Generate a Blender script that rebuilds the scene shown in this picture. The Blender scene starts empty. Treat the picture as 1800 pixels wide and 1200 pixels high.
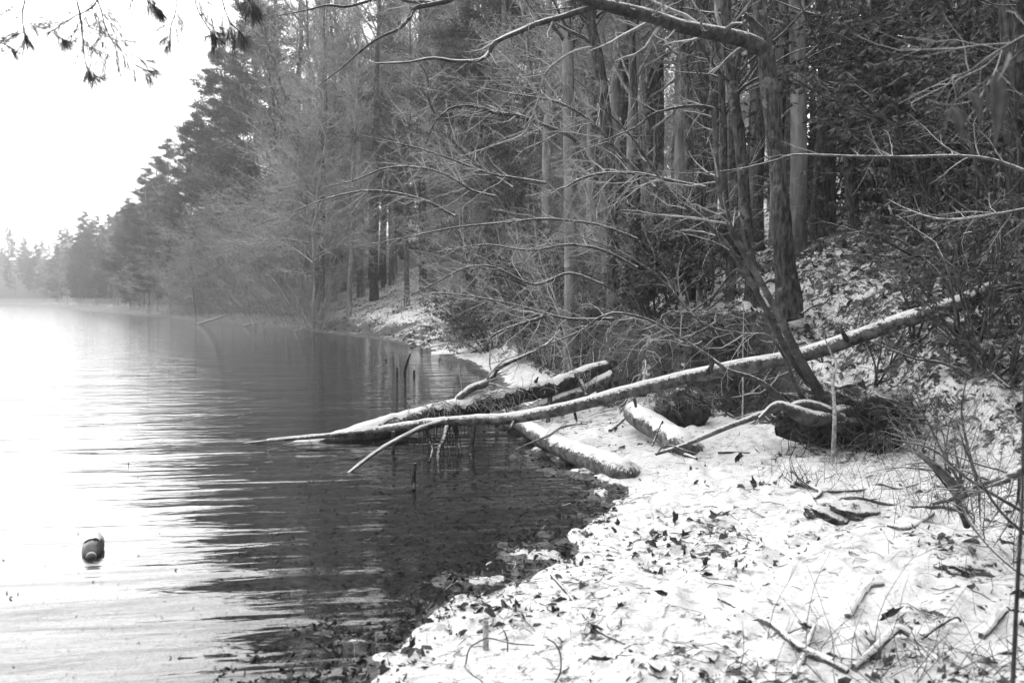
import bpy, math, random
import numpy as np

# ------------------------------------------------------------------ camera, sky, sun, exposure
SC = bpy.context.scene
CAM_H = 1.6
FPX = 1559.0                       # focal length in pixels of the 1800 px wide photograph
PITCH = math.atan(72 / FPX)        # horizon at y = 528
cam_d = bpy.data.cameras.new('camera')
cam_d.sensor_width = 36.0
cam_d.lens = FPX / 1800 * 36
cam_d.clip_start = 0.05
cam_d.clip_end = 3000
cam_d.dof.use_dof = True
cam_d.dof.focus_distance = 9.5
cam_d.dof.aperture_fstop = 3.2
cam = bpy.data.objects.new('camera', cam_d)
SC.collection.objects.link(cam)
cam.location = (0, 0, CAM_H)
cam.rotation_euler = (math.pi / 2 - PITCH, 0, 0)
SC.camera = cam

SUN_EL, SUN_AZ = math.radians(21), math.radians(-30)   # azimuth from +Y, negative = left
world = bpy.data.worlds.new('World')
SC.world = world
world.use_nodes = True
wt = world.node_tree
wt.nodes.clear()
wo = wt.nodes.new('ShaderNodeOutputWorld')
wb = wt.nodes.new('ShaderNodeBackground')
sk = wt.nodes.new('ShaderNodeTexSky')
sk.sky_type = 'NISHITA'
sk.sun_disc = False
sk.sun_elevation = SUN_EL
sk.sun_rotation = SUN_AZ
sk.air_density = 1.0
sk.dust_density = 3.2
sk.ozone_density = 1.0
bw = wt.nodes.new('ShaderNodeRGBToBW')
mx = wt.nodes.new('ShaderNodeMix')
mx.data_type = 'FLOAT'
mx.inputs[0].default_value = 0.79          # veil of even cloud over the sky's own gradient
mx.inputs[3].default_value = 11.0
wt.links.new(sk.outputs[0], bw.inputs[0])
wt.links.new(bw.outputs[0], mx.inputs[2])
wt.links.new(mx.outputs[0], wb.inputs[0])
wb.inputs[1].default_value = 0.10
wt.links.new(wb.outputs[0], wo.inputs[0])

sun_d = bpy.data.lights.new('sun', 'SUN')
sun_d.energy = 1.0
sun_d.angle = math.radians(60)
sun_d.color = (1, 1, 1)
sun = bpy.data.objects.new('sun', sun_d)
SC.collection.objects.link(sun)
from mathutils import Vector
sdir = Vector((math.sin(SUN_AZ) * math.cos(SUN_EL), math.cos(SUN_AZ) * math.cos(SUN_EL), math.sin(SUN_EL)))
sun.rotation_euler = sdir.to_track_quat('Z', 'Y').to_euler()

SC.view_settings.view_transform = 'Standard'
SC.view_settings.look = 'None'
SC.view_settings.gamma = 1.0
SC.view_settings.exposure = 1.15
SC.cycles.max_bounces = 6
SC.cycles.diffuse_bounces = 2
SC.cycles.glossy_bounces = 3
SC.cycles.transparent_max_bounces = 12
SC.cycles.volume_bounces = 0

# ------------------------------------------------------------------ helpers
C = SC.collection
RG = np.random.default_rng(7)
random.seed(7)


def ray(px, py):
    v, w = (px - 900) / FPX, (600 - py) / FPX
    c, s = math.cos(PITCH), math.sin(PITCH)
    return np.array([v, c + w * s, -s + w * c])


def U(px, py, y):                      # point seen at photograph pixel (px,py), y metres ahead
    d = ray(px, py)
    return np.array([0, 0, CAM_H]) + d * (y / d[1])


def Zp(px, py, z):                     # point seen at (px,py) at height z
    d = ray(px, py)
    return np.array([0, 0, CAM_H]) + d * ((z - CAM_H) / d[2])


def hsh(ix, iy, seed):
    h = (ix.astype(np.int64) * 374761393 + iy.astype(np.int64) * 668265263 + seed * 974634777) & 0xFFFFFFFF
    h = ((h ^ (h >> 13)) * 1274126177) & 0xFFFFFFFF
    h = h ^ (h >> 16)
    return (h & 0xFFFF) / 32767.5 - 1.0


def vn(x, y, seed=0):
    ix, iy = np.floor(x), np.floor(y)
    fx, fy = x - ix, y - iy
    fx = fx * fx * (3 - 2 * fx)
    fy = fy * fy * (3 - 2 * fy)
    ix, iy = ix.astype(np.int64), iy.astype(np.int64)
    a, b = hsh(ix, iy, seed), hsh(ix + 1, iy, seed)
    c, d = hsh(ix, iy + 1, seed), hsh(ix + 1, iy + 1, seed)
    return (a * (1 - fx) + b * fx) * (1 - fy) + (c * (1 - fx) + d * fx) * fy


def fbm(x, y, f, o=3, seed=0):
    r, a = 0, 1.0
    for k in range(o):
        r = r + a * vn(x * f + 13.7 * k, y * f - 7.1 * k, seed + k)
        f, a = f * 2.03, a * 0.5
    return r


def sstep(a, b, x):
    t = np.clip((x - a) / (b - a), 0, 1)
    return t * t * (3 - 2 * t)


def segdist(x, y, pl):
    d = np.full(x.shape, 1e18)
    for (ax, ay), (bx, by) in zip(pl[:-1], pl[1:]):
        ux, uy = bx - ax, by - ay
        L = ux * ux + uy * uy + 1e-12
        t = np.clip(((x - ax) * ux + (y - ay) * uy) / L, 0, 1)
        d = np.minimum(d, (x - ax - t * ux) ** 2 + (y - ay - t * uy) ** 2)
    return np.sqrt(d)


def inside(x, y, pg):
    r = np.zeros(x.shape, bool)
    n = len(pg)
    for i in range(n):
        (ax, ay), (bx, by) = pg[i], pg[(i + 1) % n]
        c = ((ay > y) != (by > y))
        with np.errstate(divide='ignore', invalid='ignore'):
            xi = (bx - ax) * (y - ay) / (by - ay + 1e-12) + ax
        r ^= c & (x < xi)
    return r


def wpx(px, py):
    p = Zp(px, py, 0.0)
    return (float(p[0]), float(p[1]))


SHORE = [(-200, -12), (-40, -6), (-12, -2), (-6, 0.2), (-3.5, 1.2), (-2, 2.2), (-1.25, 3.0)] + \
    [wpx(*q) for q in [(560, 1200), (650, 1150), (740, 1105), (860, 1045), (925, 1005), (990, 970), (1050, 920), (1078, 880),
                       (1040, 838), (965, 795), (925, 752), (905, 702), (880, 668), (842, 646), (800, 629), (750, 613),
                       (700, 602), (600, 588), (550, 583), (450, 573), (380, 567), (300, 558), (200, 549), (100, 542)]] + \
    [(-150, 270), (-260, 350), (-450, 420), (-900, 470)]
FOOT = [(20, -40), (12, -4), (8.2, 3.6), (5.7, 5.9), (4.5, 7.2), (3.6, 8.1), (3.1, 9.6), (2.7, 10.7), (2.0, 10.9),
        (1.6, 12), (1.25, 14), (1.0, 17), (0.6, 20), (-0.1, 23.5), (-1.2, 28), (-2.6, 32), (-6.8, 41.5), (-9.6, 46), (-15.5, 56),
        (-20.5, 66), (-31, 85), (-54, 127), (-95, 196), (-147, 274), (-257, 354), (-448, 424), (-900, 475)]
LAND = SHORE + [(-900, 1500), (1500, 1500), (1500, -500), (-200, -500)]
HILL = FOOT + [(-900, 1500), (1500, 1500), (1500, -500), (20, -500)]


def sd_shore(x, y):
    return np.where(inside(x, y, LAND), 1, -1) * segdist(x, y, SHORE)


def sd_foot(x, y):
    return np.where(inside(x, y, HILL), 1, -1) * segdist(x, y, FOOT)


def height(x, y, fine=True):
    x, y = np.atleast_1d(np.asarray(x, float)), np.atleast_1d(np.asarray(y, float))
    s, t = sd_shore(x, y), sd_foot(x, y)
    s2 = s + 0.10 * fbm(x, y, 2.2, 3, 5) * np.clip(1.5 - 0.02 * y, 0.3, 1.5)
    z = np.where(s2 > 0, 0.42 * (1 - np.exp(-np.maximum(s2, 0) * 0.24)), 0.11 * s2)
    z = np.where(s2 <= 0, 0.055 * s2, z)
    z = np.where(s2 < -2.2, -0.121 + 0.28 * (s2 + 2.2), z)
    z = np.maximum(z, -2.5)
    # lip where the snow ends
    z = z + 0.035 * sstep(0.02, 0.14, s2)
    tn = t + 0.35 * fbm(x, y, 0.9, 3, 21)
    amp = 0.72 - 0.57 * sstep(20, 28, y)
    amp = amp * (1 - 0.85 * sstep(3.2, 3.9, x) * (1 - sstep(11, 13, y)))
    z = z + amp * sstep(0.0, 0.7, tn)
    tp = np.maximum(tn, 0)
    z = z + 27 * (1 - np.exp(-(0.37 * tp - sstep(22, 30, y) * 1.0 * (1 - np.exp(-tp / 6))) / 27))
    z = z + sstep(3, 30, tp) * 1.6 * fbm(x, y, 0.035, 3, 31)
    z = z + .55 * sstep(-.6, 1.9, tn) * sstep(3.4, 4.3, x) * (1 - sstep(11, 14, y))
    bk = sstep(-.15, .1, tn) * (1 - sstep(.8, 1.5, tn)) * (y < 26) * (y > 6) * (1 - .8 * sstep(3.0, 3.8, x))
    z = z + bk * (.16 * fbm(x, y, 2.6, 3, 91) + .06 * fbm(x, y, 9, 2, 93))
    if fine:
        near = np.clip(1 - np.hypot(x, y) / 60, 0, 1)
        onland = sstep(0.0, 0.5, s2)
        z = z + onland * near * (0.020 * fbm(x, y, 2.0, 3, 41) + 0.020 * fbm(x, y, 10, 2, 47))
        z = z + onland * near * 0.030 * np.abs(fbm(x, y, 5.1, 2, 53))
        z = z + sstep(0.1, 1.0, tp) * near * (0.09 * fbm(x, y, 1.7, 3, 61) + 0.035 * fbm(x, y, 6, 2, 67))
        z = z + (1 - onland) * near * (0.016 * fbm(x, y, 5.0, 3, 71) + .050 * sstep(-.6, -.05, s2) * sstep(.3, 1.0, fbm(x, y, 4.2, 2, 73)))
    return z


def hz(x, y):
    return float(height(np.array([x]), np.array([y]))[0])


def G(px, py):                          # where the sight line of a pixel meets the ground
    d = ray(px, py)
    ys = np.concatenate([np.linspace(1.5, 30, 2400), np.linspace(30, 300, 3000)])
    P = np.array([0, 0, CAM_H])[None] + d[None] * (ys / d[1])[:, None]
    zz = np.maximum(height(P[:, 0], P[:, 1]), 0)
    k = np.argmax(P[:, 2] < zz)
    if not (P[:, 2] < zz).any():
        k = len(ys) - 1
    return P[k]


# ---- mesh collecting
class MB:
    def __init__(s):
        s.V, s.F, s.n = [], {3: [], 4: []}, 0

    def add(s, V, F):
        V = np.asarray(V, float).reshape(-1, 3)
        F = np.asarray(F, np.int64)
        s.V.append(V)
        s.F[F.shape[1]].append(F + s.n)
        s.n += len(V)
        return s

    def mesh(s, name, mat, smooth=True):
        V = np.concatenate(s.V)
        f3 = np.concatenate(s.F[3]) if s.F[3] else np.zeros((0, 3), np.int64)
        f4 = np.concatenate(s.F[4]) if s.F[4] else np.zeros((0, 4), np.int64)
        me = bpy.data.meshes.new(name)
        me.vertices.add(len(V))
        me.vertices.foreach_set('co', V.astype(np.float32).ravel())
        li = np.concatenate([f3.ravel(), f4.ravel()]).astype(np.int32)
        me.loops.add(len(li))
        me.loops.foreach_set('vertex_index', li)
        tot = np.concatenate([np.full(len(f3), 3), np.full(len(f4), 4)]).astype(np.int32)
        st = np.concatenate([[0], np.cumsum(tot)[:-1]]).astype(np.int32)
        me.polygons.add(len(tot))
        me.polygons.foreach_set('loop_start', st)
        me.polygons.foreach_set('loop_total', tot)
        me.polygons.foreach_set('use_smooth', np.full(len(tot), smooth))
        me.update(calc_edges=True)
        me.validate()
        if mat:
            me.materials.append(mat)
        return me

    def obj(s, name, mat, parent=None, smooth=True, **kw):
        return link(name, s.mesh(name, mat, smooth), parent, **kw)


def link(name, data, parent=None, loc=None, label=None, cat=None, group=None, kind=None):
    o = bpy.data.objects.new(name, data)
    C.objects.link(o)
    if parent is not None:
        o.parent = parent
    if loc is not None:
        o.location = loc
    if label:
        o['label'] = label
    if cat:
        o['category'] = cat
    if group:
        o['group'] = group
    if kind:
        o['kind'] = kind
    return o


def thing(name, label, cat, loc=(0, 0, 0), group=None, rz=0.0, sc=1.0):
    o = link(name, None, None, loc, label, cat, group)
    o.rotation_euler = (0, 0, rz)
    o.scale = (sc, sc, sc)
    o.empty_display_size = 0.2
    return o


def copy_tree(src, loc, rz, sc, label, group, tilt=(0, 0)):
    o = src.copy()
    C.objects.link(o)
    o.location = loc
    o.rotation_euler = (tilt[0], tilt[1], rz)
    o.scale = (sc, sc, sc) if not isinstance(sc, tuple) else sc
    o['label'] = label
    if group:
        o['group'] = group
    elif 'group' in o:
        del o['group']
    for ch in src.children:
        c = ch.copy()
        C.objects.link(c)
        c.parent = o
    return o


def cr(pts, n):                        # Catmull-Rom resample of rows of numbers
    P = np.asarray(pts, float)
    P = np.vstack([2 * P[0] - P[1], P, 2 * P[-1] - P[-2]])
    out = []
    for i in range(1, len(P) - 2):
        t = np.linspace(0, 1, n, endpoint=False)[:, None]
        a, b, c, d = P[i - 1], P[i], P[i + 1], P[i + 2]
        out.append(0.5 * ((2 * b) + (-a + c) * t + (2 * a - 5 * b + 4 * c - d) * t ** 2 + (-a + 3 * b - 3 * c + d) * t ** 3))
    out.append(P[-2][None])
    return np.vstack(out)


def tubes(P, R, k=3, cap=False):       # P [m,n,3], R [m,n] -> V,F
    m, n, _ = P.shape
    T = np.gradient(P, axis=1)
    T /= np.linalg.norm(T, axis=2, keepdims=True) + 1e-9
    ref = np.where(np.abs(T[:, :1, 2:3]) > 0.8, np.array([[[1.0, 0, 0]]]), np.array([[[0, 0, 1.0]]]))
    ref = np.broadcast_to(ref, T.shape)
    A = np.cross(T, ref)
    A /= np.linalg.norm(A, axis=2, keepdims=True) + 1e-9
    B = np.cross(A, T)
    th = np.arange(k) / k * 2 * math.pi
    V = P[:, :, None] + R[:, :, None, None] * (np.cos(th)[None, None, :, None] * A[:, :, None] + np.sin(th)[None, None, :, None] * B[:, :, None])
    V = V.reshape(-1, 3)
    i, j, l = np.meshgrid(np.arange(m), np.arange(n - 1), np.arange(k), indexing='ij')
    b = i * n * k + j * k
    l2 = (l + 1) % k
    F = np.stack([b + l, b + k + l, b + k + l2, b + l2], -1).reshape(-1, 4)[:, ::-1]
    return V, F


def bark_tube(path, k=14, per=8, rough=0.06, seed=0, flare=0.0):
    """path rows: x,y,z,r -> (V, F, P, R): one limb with knobbly bark relief and closed ends"""
    S = cr(path, per)
    P, R = S[:, :3], np.maximum(S[:, 3], 0.002)
    arc = np.concatenate([[0], np.cumsum(np.linalg.norm(np.diff(P, axis=0), axis=1))])
    V, F = tubes(P[None], R[None], k)
    V = V.reshape(len(P), k, 3)
    D = V - P[:, None]
    th = np.arange(k) / k * 2 * math.pi
    u = np.repeat(arc[:, None], k, 1)
    nz = vn(u * 3.0 + seed * 3.1, np.cos(th)[None] * 1.3 + seed + 0 * u, seed) * 0.6 + \
        vn(u * 9.0, np.sin(th)[None] * 2.5 + np.cos(th)[None] * 2 + seed + 0 * u, seed + 3) * 0.4
    V = P[:, None] + D * (1 + rough * 2 * nz)[:, :, None]
    V = V.reshape(-1, 3)
    n = len(V)
    V = np.vstack([V, P[:1] - 0.2 * R[0] * (P[1:2] - P[:1]) / (np.linalg.norm(P[1] - P[0]) + 1e-9), P[-1:]])
    a = np.arange(k)
    c1 = np.stack([a, (a + 1) % k, np.full(k, n)], 1)
    b = n - k
    c2 = np.stack([b + (a + 1) % k, b + a, np.full(k, n + 1)], 1)
    return V, F, np.vstack([c1, c2]), P, R


def snow_ridge(P, R, seed=0, width=0.85, thick=0.012, cover=0.9):
    """a lumpy strip of snow lying along the top of a limb"""
    n = len(P)
    k = 9
    T = np.gradient(P, axis=0)
    T /= np.linalg.norm(T, axis=1, keepdims=True)
    A = np.cross(T, [0, 0, 1.0])
    A /= np.linalg.norm(A, axis=1, keepdims=True) + 1e-9
    B = np.cross(A, T)
    arc = np.concatenate([[0], np.cumsum(np.linalg.norm(np.diff(P, axis=0), axis=1))])
    wn = 1 + 0.30 * vn(arc * 6 + seed, arc * 0 + seed, seed) + 0.35 * vn(arc * 19, arc * 0 + 3, seed)
    rows = []
    for j in range(k):
        f = (j / (k - 1) - 0.5) * 2
        ang = f * width * wn * 1.15
        ang = ang + 0.30 * vn(arc * 31 + j * 5, arc * 0 + seed, seed + 9) * abs(f)
        th = thick * (1 - f ** 2) * .9 * (1 + 0.6 * vn(arc * 9, arc * 0 + j * 0.7, seed + 4)) - 0.006 * (abs(f) > 0.99)
        hole = vn(arc * 4 + 9, arc * 0 + 1.5 * f, seed + 7)
        th = np.where(hole > cover, -0.02, th)
        rr = R * 1.03 + th
        rows.append(P + A * (np.sin(ang) * rr)[:, None] + B * (np.cos(ang) * rr)[:, None])
    V = np.stack(rows, 1).reshape(-1, 3)
    i, j = np.meshgrid(np.arange(n - 1), np.arange(k - 1), indexing='ij')
    b = i * k + j
    F = np.stack([b, b + k, b + k + 1, b + 1], -1).reshape(-1, 4)
    return V, F


# ------------------------------------------------------------------ materials
def new_mat(name):
    m = bpy.data.materials.new(name)
    m.use_nodes = True
    m.node_tree.nodes.clear()
    return m, m.node_tree.nodes, m.node_tree.links


def math_n(N, L, op, a, b=None, clamp=False):
    n = N.new('ShaderNodeMath')
    n.operation = op
    n.use_clamp = clamp
    for i, v in enumerate((a, b)):
        if v is None:
            continue
        if isinstance(v, (int, float)):
            n.inputs[i].default_value = v
        else:
            L.new(v, n.inputs[i])
    return n.outputs[0]


def ramp_f(N, L, x, lo, hi, a=0.0, b=1.0):
    n = N.new('ShaderNodeMapRange')
    n.interpolation_type = 'SMOOTHSTEP'
    L.new(x, n.inputs[0])
    n.inputs[1].default_value, n.inputs[2].default_value = lo, hi
    n.inputs[3].default_value, n.inputs[4].default_value = a, b
    return n.outputs[0]


def noise_n(N, L, scale, detail=4, rough=0.55, vec=None, stretch=None, dist=0):
    n = N.new('ShaderNodeTexNoise')
    n.inputs['Scale'].default_value = scale
    n.inputs['Detail'].default_value = detail
    n.inputs['Roughness'].default_value = rough
    n.inputs['Distortion'].default_value = dist
    if vec is not None:
        if stretch:
            mp = N.new('ShaderNodeMapping')
            mp.inputs['Scale'].default_value = stretch
            L.new(vec, mp.inputs[0])
            L.new(mp.outputs[0], n.inputs['Vector'])
        else:
            L.new(vec, n.inputs['Vector'])
    return n.outputs[0]


def grey(v):
    return (v, v, v, 1)


def mixv(N, L, f, a, b):
    n = N.new('ShaderNodeMix')
    n.data_type = 'FLOAT'
    for i, v in ((0, f), (2, a), (3, b)):
        if isinstance(v, (int, float)):
            n.inputs[i].default_value = v
        else:
            L.new(v, n.inputs[i])
    return n.outputs[0]


def bark_mat(name, lo, hi, snow=0.0, scale=9, stretch=(1, 1, 0.25), bump=0.5, n0=0.45, n1=0.8, lichen=0.0, bd=0.01):
    m, N, L = new_mat(name)
    out = N.new('ShaderNodeOutputMaterial')
    bs = N.new('ShaderNodeBsdfPrincipled')
    bs.inputs['Roughness'].default_value = 0.85
    bs.inputs['Specular IOR Level'].default_value = 0.25
    tc = N.new('ShaderNodeTexCoord')
    nz = noise_n(N, L, scale, 5, 0.65, tc.outputs['Object'], stretch)
    big = noise_n(N, L, 1.3, 3, 0.6, tc.outputs['Object'])
    f = ramp_f(N, L, nz, 0.35, 0.65)
    c = mixv(N, L, f, lo, hi)
    c = math_n(N, L, 'MULTIPLY', c, ramp_f(N, L, big, 0.3, 0.7, 0.75, 1.3))
    if lichen:
        ln = noise_n(N, L, 4.5, 4, 0.7, tc.outputs['Object'])
        c = mixv(N, L, ramp_f(N, L, ln, 0.56, 0.64, 0, 0.8), c, lichen)
    if snow:
        ge = N.new('ShaderNodeNewGeometry')
        sp = N.new('ShaderNodeSeparateXYZ')
        L.new(ge.outputs['Normal'], sp.inputs[0])
        sn = noise_n(N, L, 38, 4, 0.75, tc.outputs['Object'])
        up = math_n(N, L, 'ADD', sp.outputs[2], math_n(N, L, 'MULTIPLY', math_n(N, L, 'SUBTRACT', sn, 0.5), 1.9))
        sf = math_n(N, L, 'MULTIPLY', ramp_f(N, L, up, n0, n1), snow)
        c = mixv(N, L, sf, c, 0.78)
    cc = N.new('ShaderNodeCombineColor')
    for i in range(3):
        L.new(c, cc.inputs[i])
    L.new(cc.outputs[0], bs.inputs['Base Color'])
    if bump:
        bp = N.new('ShaderNodeBump')
        bp.inputs['Strength'].default_value = bump
        bp.inputs['Distance'].default_value = bd
        L.new(nz, bp.inputs['Height'])
        L.new(bp.outputs[0], bs.inputs['Normal'])
    L.new(bs.outputs[0], out.inputs[0])
    return m


def plain_mat(name, a, b=None, rough=0.8, scale=6, spec=0.3, trans=0.0):
    m, N, L = new_mat(name)
    out = N.new('ShaderNodeOutputMaterial')
    bs = N.new('ShaderNodeBsdfPrincipled')
    bs.inputs['Roughness'].default_value = rough
    bs.inputs['Specular IOR Level'].default_value = spec
    tc = N.new('ShaderNodeTexCoord')
    nz = noise_n(N, L, scale, 3, 0.6, tc.outputs['Object'])
    c = mixv(N, L, ramp_f(N, L, nz, 0.35, 0.65), a, b if b is not None else a)
    cc = N.new('ShaderNodeCombineColor')
    for i in range(3):
        L.new(c, cc.inputs[i])
    L.new(cc.outputs[0], bs.inputs['Base Color'])
    if trans:
        tr = N.new('ShaderNodeBsdfTranslucent')
        L.new(cc.outputs[0], tr.inputs[0])
        ms = N.new('ShaderNodeMixShader')
        ms.inputs[0].default_value = trans
        L.new(bs.outputs[0], ms.inputs[1])
        L.new(tr.outputs[0], ms.inputs[2])
        L.new(ms.outputs[0], out.inputs[0])
    else:
        L.new(bs.outputs[0], out.inputs[0])
    return m


def snow_mat():
    m, N, L = new_mat('snow')
    out = N.new('ShaderNodeOutputMaterial')
    bs = N.new('ShaderNodeBsdfPrincipled')
    bs.inputs['Roughness'].default_value = 0.7
    bs.inputs['Specular IOR Level'].default_value = 0.3
    tc = N.new('ShaderNodeTexCoord')
    n1 = noise_n(N, L, 60, 4, 0.7, tc.outputs['Object'])
    n2 = noise_n(N, L, 14, 5, 0.7, tc.outputs['Object'])
    c = mixv(N, L, ramp_f(N, L, n2, 0.64, 0.7, 0, 0.75), 0.84, 0.16)
    c = mixv(N, L, ramp_f(N, L, n1, 0.62, 0.72, 0, 0.5), c, 0.25)
    cc = N.new('ShaderNodeCombineColor')
    for i in range(3):
        L.new(c, cc.inputs[i])
    L.new(cc.outputs[0], bs.inputs['Base Color'])
    bp = N.new('ShaderNodeBump')
    bp.inputs['Strength'].default_value = 0.6
    bp.inputs['Distance'].default_value = 0.01
    L.new(n1, bp.inputs['Height'])
    L.new(bp.outputs[0], bs.inputs['Normal'])
    L.new(bs.outputs[0], out.inputs[0])
    return m


def ground_mat():
    m, N, L = new_mat('snowy_ground')
    out = N.new('ShaderNodeOutputMaterial')
    bs = N.new('ShaderNodeBsdfPrincipled')
    bs.inputs['Specular IOR Level'].default_value = 0.3
    tc = N.new('ShaderNodeTexCoord')
    at = N.new('ShaderNodeAttribute')
    at.attribute_name = 'cover'           # r = snow cover, g = wetness
    sp = N.new('ShaderNodeSeparateColor')
    L.new(at.outputs['Color'], sp.inputs[0])
    obj = tc.outputs['Object']
    n1 = noise_n(N, L, 13, 6, 0.72, obj, (1, 1, 1), 0.6)
    n2 = noise_n(N, L, 3.2, 4, 0.6, obj)
    n3 = noise_n(N, L, 45, 4, 0.7, obj)
    mm = math_n(N, L, 'ADD', math_n(N, L, 'MULTIPLY', n1, 0.62), math_n(N, L, 'MULTIPLY', n2, 0.38))
    mm = math_n(N, L, 'ADD', mm, math_n(N, L, 'MULTIPLY', math_n(N, L, 'SUBTRACT', n3, 0.5), 0.22))
    # cover 1 -> all snow, 0 -> bare
    th = mixv(N, L, sp.outputs[0], 0.78, 0.20)
    d = math_n(N, L, 'SUBTRACT', mm, th)
    sf = ramp_f(N, L, d, -0.015, 0.055)
    lit = mixv(N, L, ramp_f(N, L, n3, 0.35, 0.7), 0.035, 0.17)      # leaf litter and soil
    mud = mixv(N, L, ramp_f(N, L, n1, 0.35, 0.65), 0.025, 0.15)
    base = mixv(N, L, sp.outputs[1], lit, mud)
    soil = mixv(N, L, ramp_f(N, L, n1, 0.4, 0.65), 0.012, 0.07)
    base = mixv(N, L, sp.outputs[2], base, soil)
    dust = noise_n(N, L, 8.5, 5, 0.75, obj, (1, 1.5, 1), 0.8)
    sn = mixv(N, L, ramp_f(N, L, dust, 0.36, 0.50), 0.52, 0.86)
    sn = math_n(N, L, 'MULTIPLY', sn, ramp_f(N, L, n3, 0.3, 0.5, 0.85, 1.0))
    c = mixv(N, L, sf, base, sn)
    cc = N.new('ShaderNodeCombineColor')
    for i in range(3):
        L.new(c, cc.inputs[i])
    L.new(cc.outputs[0], bs.inputs['Base Color'])
    L.new(mixv(N, L, sp.outputs[1], 0.8, 0.45), bs.inputs['Roughness'])
    bp = N.new('ShaderNodeBump')
    bp.inputs['Strength'].default_value = 0.7
    bp.inputs['Distance'].default_value = 0.045
    hh = math_n(N, L, 'ADD', math_n(N, L, 'MULTIPLY', sf, 0.5), math_n(N, L, 'MULTIPLY', n3, 0.5))
    L.new(hh, bp.inputs['Height'])
    L.new(bp.outputs[0], bs.inputs['Normal'])
    L.new(bs.outputs[0], out.inputs[0])
    return m


def water_mat():
    m, N, L = new_mat('lake_water')
    out = N.new('ShaderNodeOutputMaterial')
    tc = N.new('ShaderNodeTexCoord')
    mp = N.new('ShaderNodeMapping')
    mp.inputs['Rotation'].default_value = (0, 0, math.radians(-9))
    L.new(tc.outputs['Object'], mp.inputs[0])
    v = mp.outputs[0]
    swell = noise_n(N, L, 1.0, 2, 0.5, v, (0.28, 1.9, 1), 0.4)
    rip = noise_n(N, L, 1.0, 3, 0.55, v, (0.9, 6.5, 1), 0.5)
    cap = noise_n(N, L, 1.0, 2, 0.5, v, (7, 26, 1))
    iso = noise_n(N, L, 2.2, 3, 0.5, v, (1, 1.6, 1), 0.3)
    # ruffled farther out, calmer in the lee of the bank
    sp = N.new('ShaderNodeSeparateXYZ')
    L.new(tc.outputs['Object'], sp.inputs[0])
    ruf = ramp_f(N, L, sp.outputs[1], 4, 16, 0.35, 1.0)
    h = math_n(N, L, 'ADD', math_n(N, L, 'MULTIPLY', swell, 0.034),
               math_n(N, L, 'ADD', math_n(N, L, 'MULTIPLY', math_n(N, L, 'MULTIPLY', rip, ruf), 0.020),
                      math_n(N, L, 'MULTIPLY', math_n(N, L, 'MULTIPLY', cap, ruf), 0.0012)))
    h = math_n(N, L, 'ADD', h, math_n(N, L, 'MULTIPLY', iso, 0.008))
    bp = N.new('ShaderNodeBump')
    bp.inputs['Strength'].default_value = 1.0
    bp.inputs['Distance'].default_value = 1.0
    L.new(h, bp.inputs['Height'])
    fr = N.new('ShaderNodeFresnel')
    fr.inputs[0].default_value = 1.34
    L.new(bp.outputs[0], fr.inputs['Normal'])
    gl = N.new('ShaderNodeBsdfGlossy')
    gl.inputs['Color'].default_value = grey(1)
    gl.inputs['Roughness'].default_value = 0.03
    L.new(bp.outputs[0], gl.inputs['Normal'])
    tr = N.new('ShaderNodeBsdfTransparent')
    tr.inputs[0].default_value = grey(0.62)
    ms = N.new('ShaderNodeMixShader')
    L.new(fr.outputs[0], ms.inputs[0])
    L.new(tr.outputs[0], ms.inputs[1])
    L.new(gl.outputs[0], ms.inputs[2])
    L.new(ms.outputs[0], out.inputs[0])
    # the brown body of the water soaks up what light goes in
    return m


M_snow = snow_mat()
M_ground = ground_mat()
M_water = water_mat()
M_log = bark_mat('log_bark', 0.035, 0.16, snow=0.95, scale=12, stretch=(1, 1, 1), bump=1.0, n0=0.42, n1=0.75, bd=0.03)
M_dark = bark_mat('wet_bark', 0.018, 0.06, snow=0.75, scale=14, stretch=(1, 1, 1), bump=0.8, n0=0.6, n1=1.0)
M_trunk = bark_mat('tree_bark', 0.018, 0.10, scale=24, stretch=(1, 1, 0.3), bump=1.0, lichen=0.2, bd=0.04)
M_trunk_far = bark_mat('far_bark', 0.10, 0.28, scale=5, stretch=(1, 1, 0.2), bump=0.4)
M_twig = bark_mat('twig_bark', 0.15, 0.38, snow=0.75, scale=8, stretch=(1, 1, 1), bump=0, n0=0.35, n1=0.9)
M_limb = bark_mat('limb_bark', 0.03, 0.10, snow=0.85, scale=10, stretch=(1, 1, 1), bump=0.8, n0=0.5, n1=0.9)
M_dry = bark_mat('dry_stem', 0.10, 0.24, snow=0.4, scale=12, stretch=(1, 1, 1), bump=0, n0=0.5, n1=0.95)
M_pale = bark_mat('pale_lichen_bark', 0.16, 0.42, scale=30, stretch=(1, 1, 1), bump=0.5, lichen=0.5)
M_needle = plain_mat('needles', 0.08, 0.16, 0.6, 2.0, trans=0.2)
M_needle_near = plain_mat('needles_near', 0.03, 0.06, 0.6, 4.0, trans=0.1)
M_rhodo = bark_mat('evergreen_leaf', 0.03, 0.14, snow=0.8, scale=3.5, stretch=(1, 1, 1), bump=0, n0=0.95, n1=1.15)
M_rhodo.node_tree.nodes['Principled BSDF'].inputs['Roughness'].default_value = .4
M_leaf = bark_mat('dead_leaf', 0.025, 0.15, snow=0.85, scale=7, stretch=(1, 1, 1), bump=0, n0=0.75, n1=1.1)
M_leafwet = plain_mat('wet_dead_leaf', 0.02, 0.12, 0.5, 6.0)
M_leafdark = plain_mat('dark_dead_leaf', 0.012, 0.04, 0.7, 9.0)
M_grass = plain_mat('dead_grass', 0.16, 0.38, 0.8, 8.0)
M_earth = bark_mat('dark_earth', 0.012, 0.06, snow=0.5, scale=16, stretch=(1, 1, 1), bump=1.0, n0=0.75, n1=1.05)

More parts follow.
